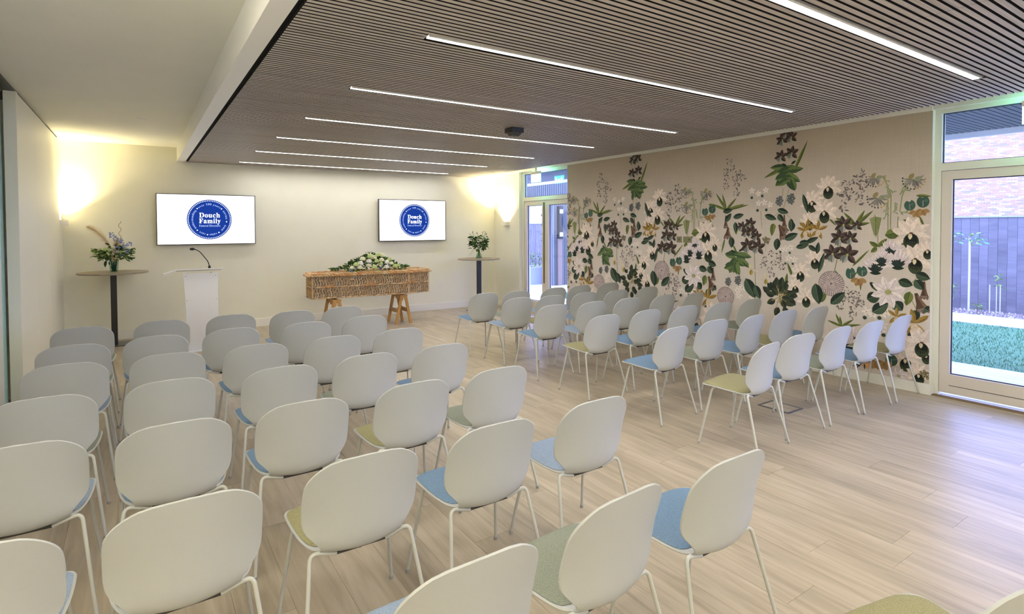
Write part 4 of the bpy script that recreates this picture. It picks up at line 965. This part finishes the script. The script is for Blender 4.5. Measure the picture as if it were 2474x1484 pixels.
def exit_sign(y, lab, w=.30, h=.15, x=6.42):
    t = empty('exit_sign', (x, y, 2.66)); thing(t, lab, 'sign', 'hanging exit signs')
    boxobj('housing', (-.02, -w/2, h/2 + .0), (.02, w/2, h/2 + .05), M_white, t)
    boxobj('hanger', (-.008, -.02, h/2 + .05), (.008, .02, ZH - 2.66), M_white, t)
    boxobj('back_face', (-.006, -w/2, -h/2), (0, w/2, h/2), mat('sign_white', (.9, .95, .92), .4, emit=(.85, 1.0, .93), es=2.2), t)
    face = boxobj('green_face', (0.0005, -w/2, -h/2), (.006, w/2, h/2), mat('sign_green', (.0, .3, .2), .4, emit=(.0, .85, .50), es=11), t)
    p = MB()
    def q(pts): p.add([(.0065, -a, b) for a, b in pts], [tuple(range(len(pts)))])
    q([(-.12, -.05), (-.12, .05), (-.07, .05), (-.07, -.05)]); q([(-.05, -.012), (-.05, .012), (-.01, .012), (-.01, .03), (.02, 0), (-.01, -.03), (-.01, -.012)])
    for c, r_ in (((.085, .045), .012),): q([(c[0] + r_*math.cos(i*.785), c[1] + r_*math.sin(i*.785)) for i in range(8)])
    q([(.055, .0), (.075, .03), (.10, .028), (.09, -.01), (.07, -.01)]); q([(.09, .028), (.125, .01), (.12, .0), (.085, .015)]); q([(.065, .03), (.03, .02), (.032, .012), (.07, .018)])
    q([(.07, -.005), (.095, -.025), (.075, -.06), (.087, -.06), (.108, -.022), (.09, .005)]); q([(.07, 0), (.055, -.03), (.02, -.035), (.022, -.045), (.062, -.042), (.085, -.005)])
    part('running_figure', p, mat('sign_pictogram', (.9, .95, .92), .4, emit=(.85, 1, .93), es=11), face)
exit_sign(8.72, 'glowing exit sign hanging before the far glazed double door')
exit_sign(1.42, 'glowing green exit sign hanging before the near glazed door')
t = empty('ceiling_detector', (3.44, 5.07, ZC)); thing(t, 'black box detector under the slatted ceiling', 'detector')
part('housing', MB().prism([(-.075, -.075), (.075, -.075), (.075, .075), (-.075, .075)], -.055, 0), M_black, t)
part('lens_block', MB().add([(-.06, -.06, -.055), (.06, -.06, -.055), (.06, .06, -.055), (-.06, .06, -.055), (-.04, -.04, -.085), (.04, -.04, -.085), (.04, .04, -.085), (-.04, .04, -.085)],
    [(0,1,2,3), (7,6,5,4), (0,4,5,1), (1,5,6,2), (2,6,7,3), (3,7,4,0)]).ball((-.022, -.03, -.083), .012, n=10, k=6).ball((.022, -.03, -.083), .012, n=10, k=6), M_dark, t)
t = empty('ceiling_sensor', (.064, 8.03, ZH)); thing(t, 'tiny white disc sensor on the plain cream ceiling', 'sensor')
part('rim', MB().lathe([(.04, -.008), (.045, -.004), (.045, 0)], n=24), M_white, t, True); part('lens', MB().ball((0, 0, -.008), .02, .02, .008, n=12, k=6), M_acr, t, True)
t = empty('floor_box', (5.0, 2.92, 0)); thing(t, 'flush floor box with dark metal frame under the mural-side chairs', 'floor box')
a_, b_ = .125, .155
part('frame', frame_rect(-b_, b_, 0, 0, 0, 0, 0, 0, 0, 0) if False else MB().box((-a_, -b_, 0), (-a_+.022, b_, .0035)).box((a_-.022, -b_, 0), (a_, b_, .0035)).box((-a_+.022, -b_, 0), (a_-.022, -b_+.022, .0035)).box((-a_+.022, b_-.022, 0), (a_-.022, b_, .0035)), mat('frame_metal', (.16, .17, .18), .4, .5), t)
boxobj('lid', (-a_+.022, -b_+.022, 0), (a_-.022, b_-.022, .0022), M_floor, t)

# ------------------------------------------------------------------ outside
gmat = mat('garden_ground', (.22, .2, .17), .9)
struct(boxobj('ground_outside', (6.76, -20, -.30), (60, 70, -.14), gmat))
deck = struct(boxobj('deck_outside', (6.77, -6, -.13), (8.55, 20, -.05), M_dark))
M_deck = wood('deck_board', (.62, .60, .58), (.74, .72, .70), .7, 'Y', .05)
dm = MB().box((0, -6, -.05), (.138, 20, -.02)).mesh('plank', M_deck)
for i in range(12): link('plank', dm, deck, (6.84 + i*.1435, 0, 0))
M_grass = mat('grass', (.06, .16, .07), .95); noisy(M_grass, (.045, .14, .06), (.12, .24, .10), nscale=30)
lw = MB().box((8.58, -6, -.14), (12.25, 11.5, -.03)); gr_ = random.Random(4)
for i in range(26000):
    x = 8.6 + 3.63*gr_.random()**1.0; y = gr_.uniform(-1, 8) if i % 3 else gr_.uniform(8, 11.4); h = gr_.uniform(.02, .05); a = gr_.uniform(0, 6.28); s_, c_ = math.sin(a)*.004, math.cos(a)*.004
    lw.add([(x - c_, y - s_, -.03), (x + c_, y + s_, -.03), (x + gr_.uniform(-.02, .02), y + gr_.uniform(-.02, .02), -.03 + h)], [(0, 1, 2)])
o = part('lawn_grass', lw, M_grass); thing(o, 'short green lawn outside, between deck and pale path', 'grass', kind='stuff')
M_path = mat('path_concrete', (.52, .54, .56), .8); noisy(M_path, (.48, .50, .52), (.56, .58, .60), nscale=3)
struct(boxobj('paving_outside', (8.58, 11.5, -.14), (13.45, 30, -.02), M_path))
struct(boxobj('path_outside', (12.25, -6, -.14), (13.45, 11.5, -.02), M_path))
gv = MB(); gm = mat('gravel_a', (.20, .15, .13), .8)
gv.box((13.45, -6, -.14), (14.3, 11.5, -.05))
for i in range(5200):
    x = gr_.uniform(13.46, 14.28); y = gr_.uniform(1.5, 8.5) if i % 5 else gr_.uniform(8.5, 11.4); r_ = gr_.uniform(.012, .028)
    gv.add([(x - r_, y, -.04), (x, y - r_, -.04), (x + r_, y, -.04), (x, y + r_, -.04), (x, y, -.04 + r_*1.2)], [(0,1,4), (1,2,4), (2,3,4), (3,0,4)], gr_.choice((0, 0, 1, 2)))
o = part('gravel', gv, [gm, mat('gravel_b', (.34, .26, .22), .8), mat('gravel_c', (.52, .46, .44), .8)]); thing(o, 'brown gravel bed outside, at the foot of the fence', 'gravel', kind='stuff')
fe = empty('garden_fence', (14.35, 9, 0)); thing(fe, 'dark vertical board fence across the garden outside', 'fence')
M_fence = wood('fence_board', (.16, .14, .145), (.22, .195, .19), .8, 'Y', .12)
fm = MB().box((0, 0, -.05), (.02, .146, 1.87)).mesh('board', M_fence); fm2 = MB().box((0, 0, -.05), (.02, .046, 1.87)).mesh('slat', M_fence)
for i in range(82):
    y = -2 + i*.15; link('board', fm, fe, (gr_.uniform(-.002, .002), y - 9, 0))
for i in range(150):
    y = 10.3 + i*.075; link('slat', fm2, fe, (0, y - 9, 0))
boxobj('rail', (.021, -11, .3), (.06, 13, .4), M_fence, fe); boxobj('rail', (.021, -11, 1.5), (.06, 13, 1.6), M_fence, fe)
boxobj('capping', (-.02, -11, 1.87), (.07, 13, 1.90), mat('capping_wood', (.35, .36, .34), .8), fe)
# neighbouring brick building
bw = empty('brick_building', (34, 8, 0)); thing(bw, 'red brick neighbouring building rising behind the garden fence', 'building')
boxobj('mortar_wall', (0, -16, -.1), (.3, 60, 11), mat('mortar', (.62, .57, .55), .9), bw)
bk = MB()
for rr in range(20, 108):
    z = rr*.075
    for j in range(0, 60):
        y = 5.5 + j*.225 + (rr % 2)*.1125 + gr_.uniform(-.002, .002)
        d = gr_.uniform(.006, .014); mi_ = gr_.choice((0, 0, 1, 1, 2, 3))
        bk.add([(-d, y-8, z), (-d, y-8+.215, z), (-d, y-8+.215, z+.065), (-d, y-8, z+.065), (.0, y-8, z), (.0, y-8+.215, z), (.0, y-8+.215, z+.065), (.0, y-8, z+.065)],
               [(3,2,1,0), (0,1,5,4), (1,2,6,5), (2,3,7,6), (3,0,4,7)], mi_)
part('bricks', bk, [mat('brick_a', (.50, .32, .28), .9), mat('brick_b', (.46, .28, .25), .9), mat('brick_c', (.35, .27, .29), .9), mat('brick_d', (.56, .39, .34), .9)], bw, kind='stuff')
# roof canopy over the deck
cn = empty('deck_canopy', (8.0, 1.9, 2.9)); thing(cn, 'slatted canopy soffit over the deck outside', 'canopy')
boxobj('soffit_board', (-1.22, -9, .02), (.88, 11, .14), M_felt, cn)
sm2 = MB().box((-1.2, 0, 0), (.86, .05, .02)).mesh('slat', mat('soffit_slat', (.20, .19, .18), .7))
for i in range(264): link('slat', sm2, cn, (0, -6.5 + i*.066, 0))
boxobj('edge_trim', (.88, -9, -.065), (.93, 11, .15), M_white, cn)
# cladding wing seen through the far double door
wg = empty('clad_wing', (10.2, 13.0, .03)); thing(wg, 'pale wing with vertical slat cladding outside the far door', 'building')
M_clad = mat('clad_slat', (.17, .17, .15), .7)
boxobj('backing', (0, .06, -.1), (3.5, .2, 3.4), mat('clad_backing', (.12, .12, .13), .8), wg)
cm = MB().box((0, 0, -.05), (.048, .06, 3.3)).mesh('slat', M_clad)
for i in range(20): link('slat', cm, wg, (.01 + i*.07, 0, 0))
boxobj('fascia', (-1.25, .07, 2.42), (0, .2, 3.37), mat('fascia_grey', (.10, .10, .09), .8), wg)
cm2 = MB().box((0, 0, 2.38), (.048, .06, 3.0)).mesh('slat', M_clad)
for i in range(18): link('slat', cm2, wg, (-1.25 + i*.07, 0, 0))
t = empty('outdoor_wall_lamp', (10.42, 12.93, 1.86)); thing(t, 'tall black outdoor wall lamp on the slat cladding', 'lamp')
boxobj('body', (-.07, -.04, -.48), (.07, .07, .48), M_black, t); boxobj('upper_glass', (-.06, -.045, .26), (.06, -.04, .38), M_white, t); boxobj('lower_glass', (-.06, -.045, -.42), (.06, -.04, -.30), M_white, t)
boxobj('post_below', (-.075, -.0, -1.9), (.075, .066, -.481), mat('post_wood', (.30, .20, .14), .7), t)
# planter and shrub outside the double door
t = empty('garden_planter', (11.0, 14.6, .12)); thing(t, 'low grey planter outside the far double door', 'planter')
M_pl = mat('planter_grey', (.38, .38, .42), .8)
boxobj('wall', (-1.2, -1.0, -.14), (.5, -.9, .38), M_pl, t); boxobj('wall', (-1.2, -.9, -.14), (-1.1, .5, .38), M_pl, t); boxobj('wall', (.4, -.9, -.14), (.5, .5, .38), M_pl, t); boxobj('soil', (-1.1, -.9, -.14), (.4, .5, .33), gmat, t)
def shrub(name, loc, n, rx, rz, ln, mats, lab, trunk=0, cat='shrub'):
    t = empty(name, loc); thing(t, lab, cat); mb = MB()
    for i in range(n):
        a = gr_.uniform(0, 6.28); q = gr_.random()**.5*rx; z = gr_.random()*rz
        leafgeo(mb, (q*math.cos(a), q*math.sin(a), trunk + z), (math.cos(a), math.sin(a), gr_.uniform(-.5, 1)), ln*gr_.uniform(.6, 1.2), ln*.45, gr_.randrange(len(mats)))
    part('foliage', mb, mats, t, kind='stuff')
    part('stem', MB().tube([(0, 0, 0), (.01, .0, trunk*.6 + .02), (0, 0, trunk + rz*.5)], .018 if trunk > .6 else .008, 7), F6 if trunk < .6 else mat('pale_bark', (.62, .58, .54), .8), t)
    return t
shrub('planter_shrub', (10.6, 14.25, .46), 260, .55, .45, .09, [G3, G1], 'pale green shrub growing in the planter outside')
shrub('garden_tree', (11.3, 14.3, .46), 700, .42, 1.0, .10, [G1, G2, mat('leaf_blue_green', (.05, .14, .12), .6)], 'small leafy tree growing in the planter outside', .75, 'tree')
shrub('young_tree', (13.8, 4.14, -.008), 60, .22, .22, .09, [G3, mat('leaf_teal', (.12, .30, .20), .6)], 'thin pale-stemmed sapling in the gravel bed', 1.35, 'tree')
shrub('border_plant', (13.7, 4.42, -.008), 45, .10, .30, .06, [G1, G3], 'tiny leafy plant in gravel beside the sapling', .25, 'plant')
shrub('border_plant', (13.62, 3.95, -.008), 30, .06, .15, .06, [G1, G3], 'low green tuft in gravel between sapling and canes', .05, 'plant')
t = empty('bamboo_canes', (13.8, 3.72, -.008)); thing(t, 'three pale canes supporting a small plant in gravel', 'plant support')
for dx, dy in ((0, -.07), (.05, 0), (0, .09)): part('cane', MB().tube([(dx, dy, 0), (dx, dy, .56)], .008, 6), mat('cane_wood', (.60, .55, .45), .7), t)
mb = MB()
for i in range(26): leafgeo(mb, (0, gr_.uniform(-.12, 0), gr_.uniform(.5, .8)), (gr_.uniform(-1, 1), gr_.uniform(-1, 1), gr_.uniform(-.4, .8)), .07, .03, 0)
part('foliage', mb, G3, t, kind='stuff')
for o in list(sc.objects):
    if o.type == 'EMPTY' and o.name.startswith(('clad', 'deck_can')): pass
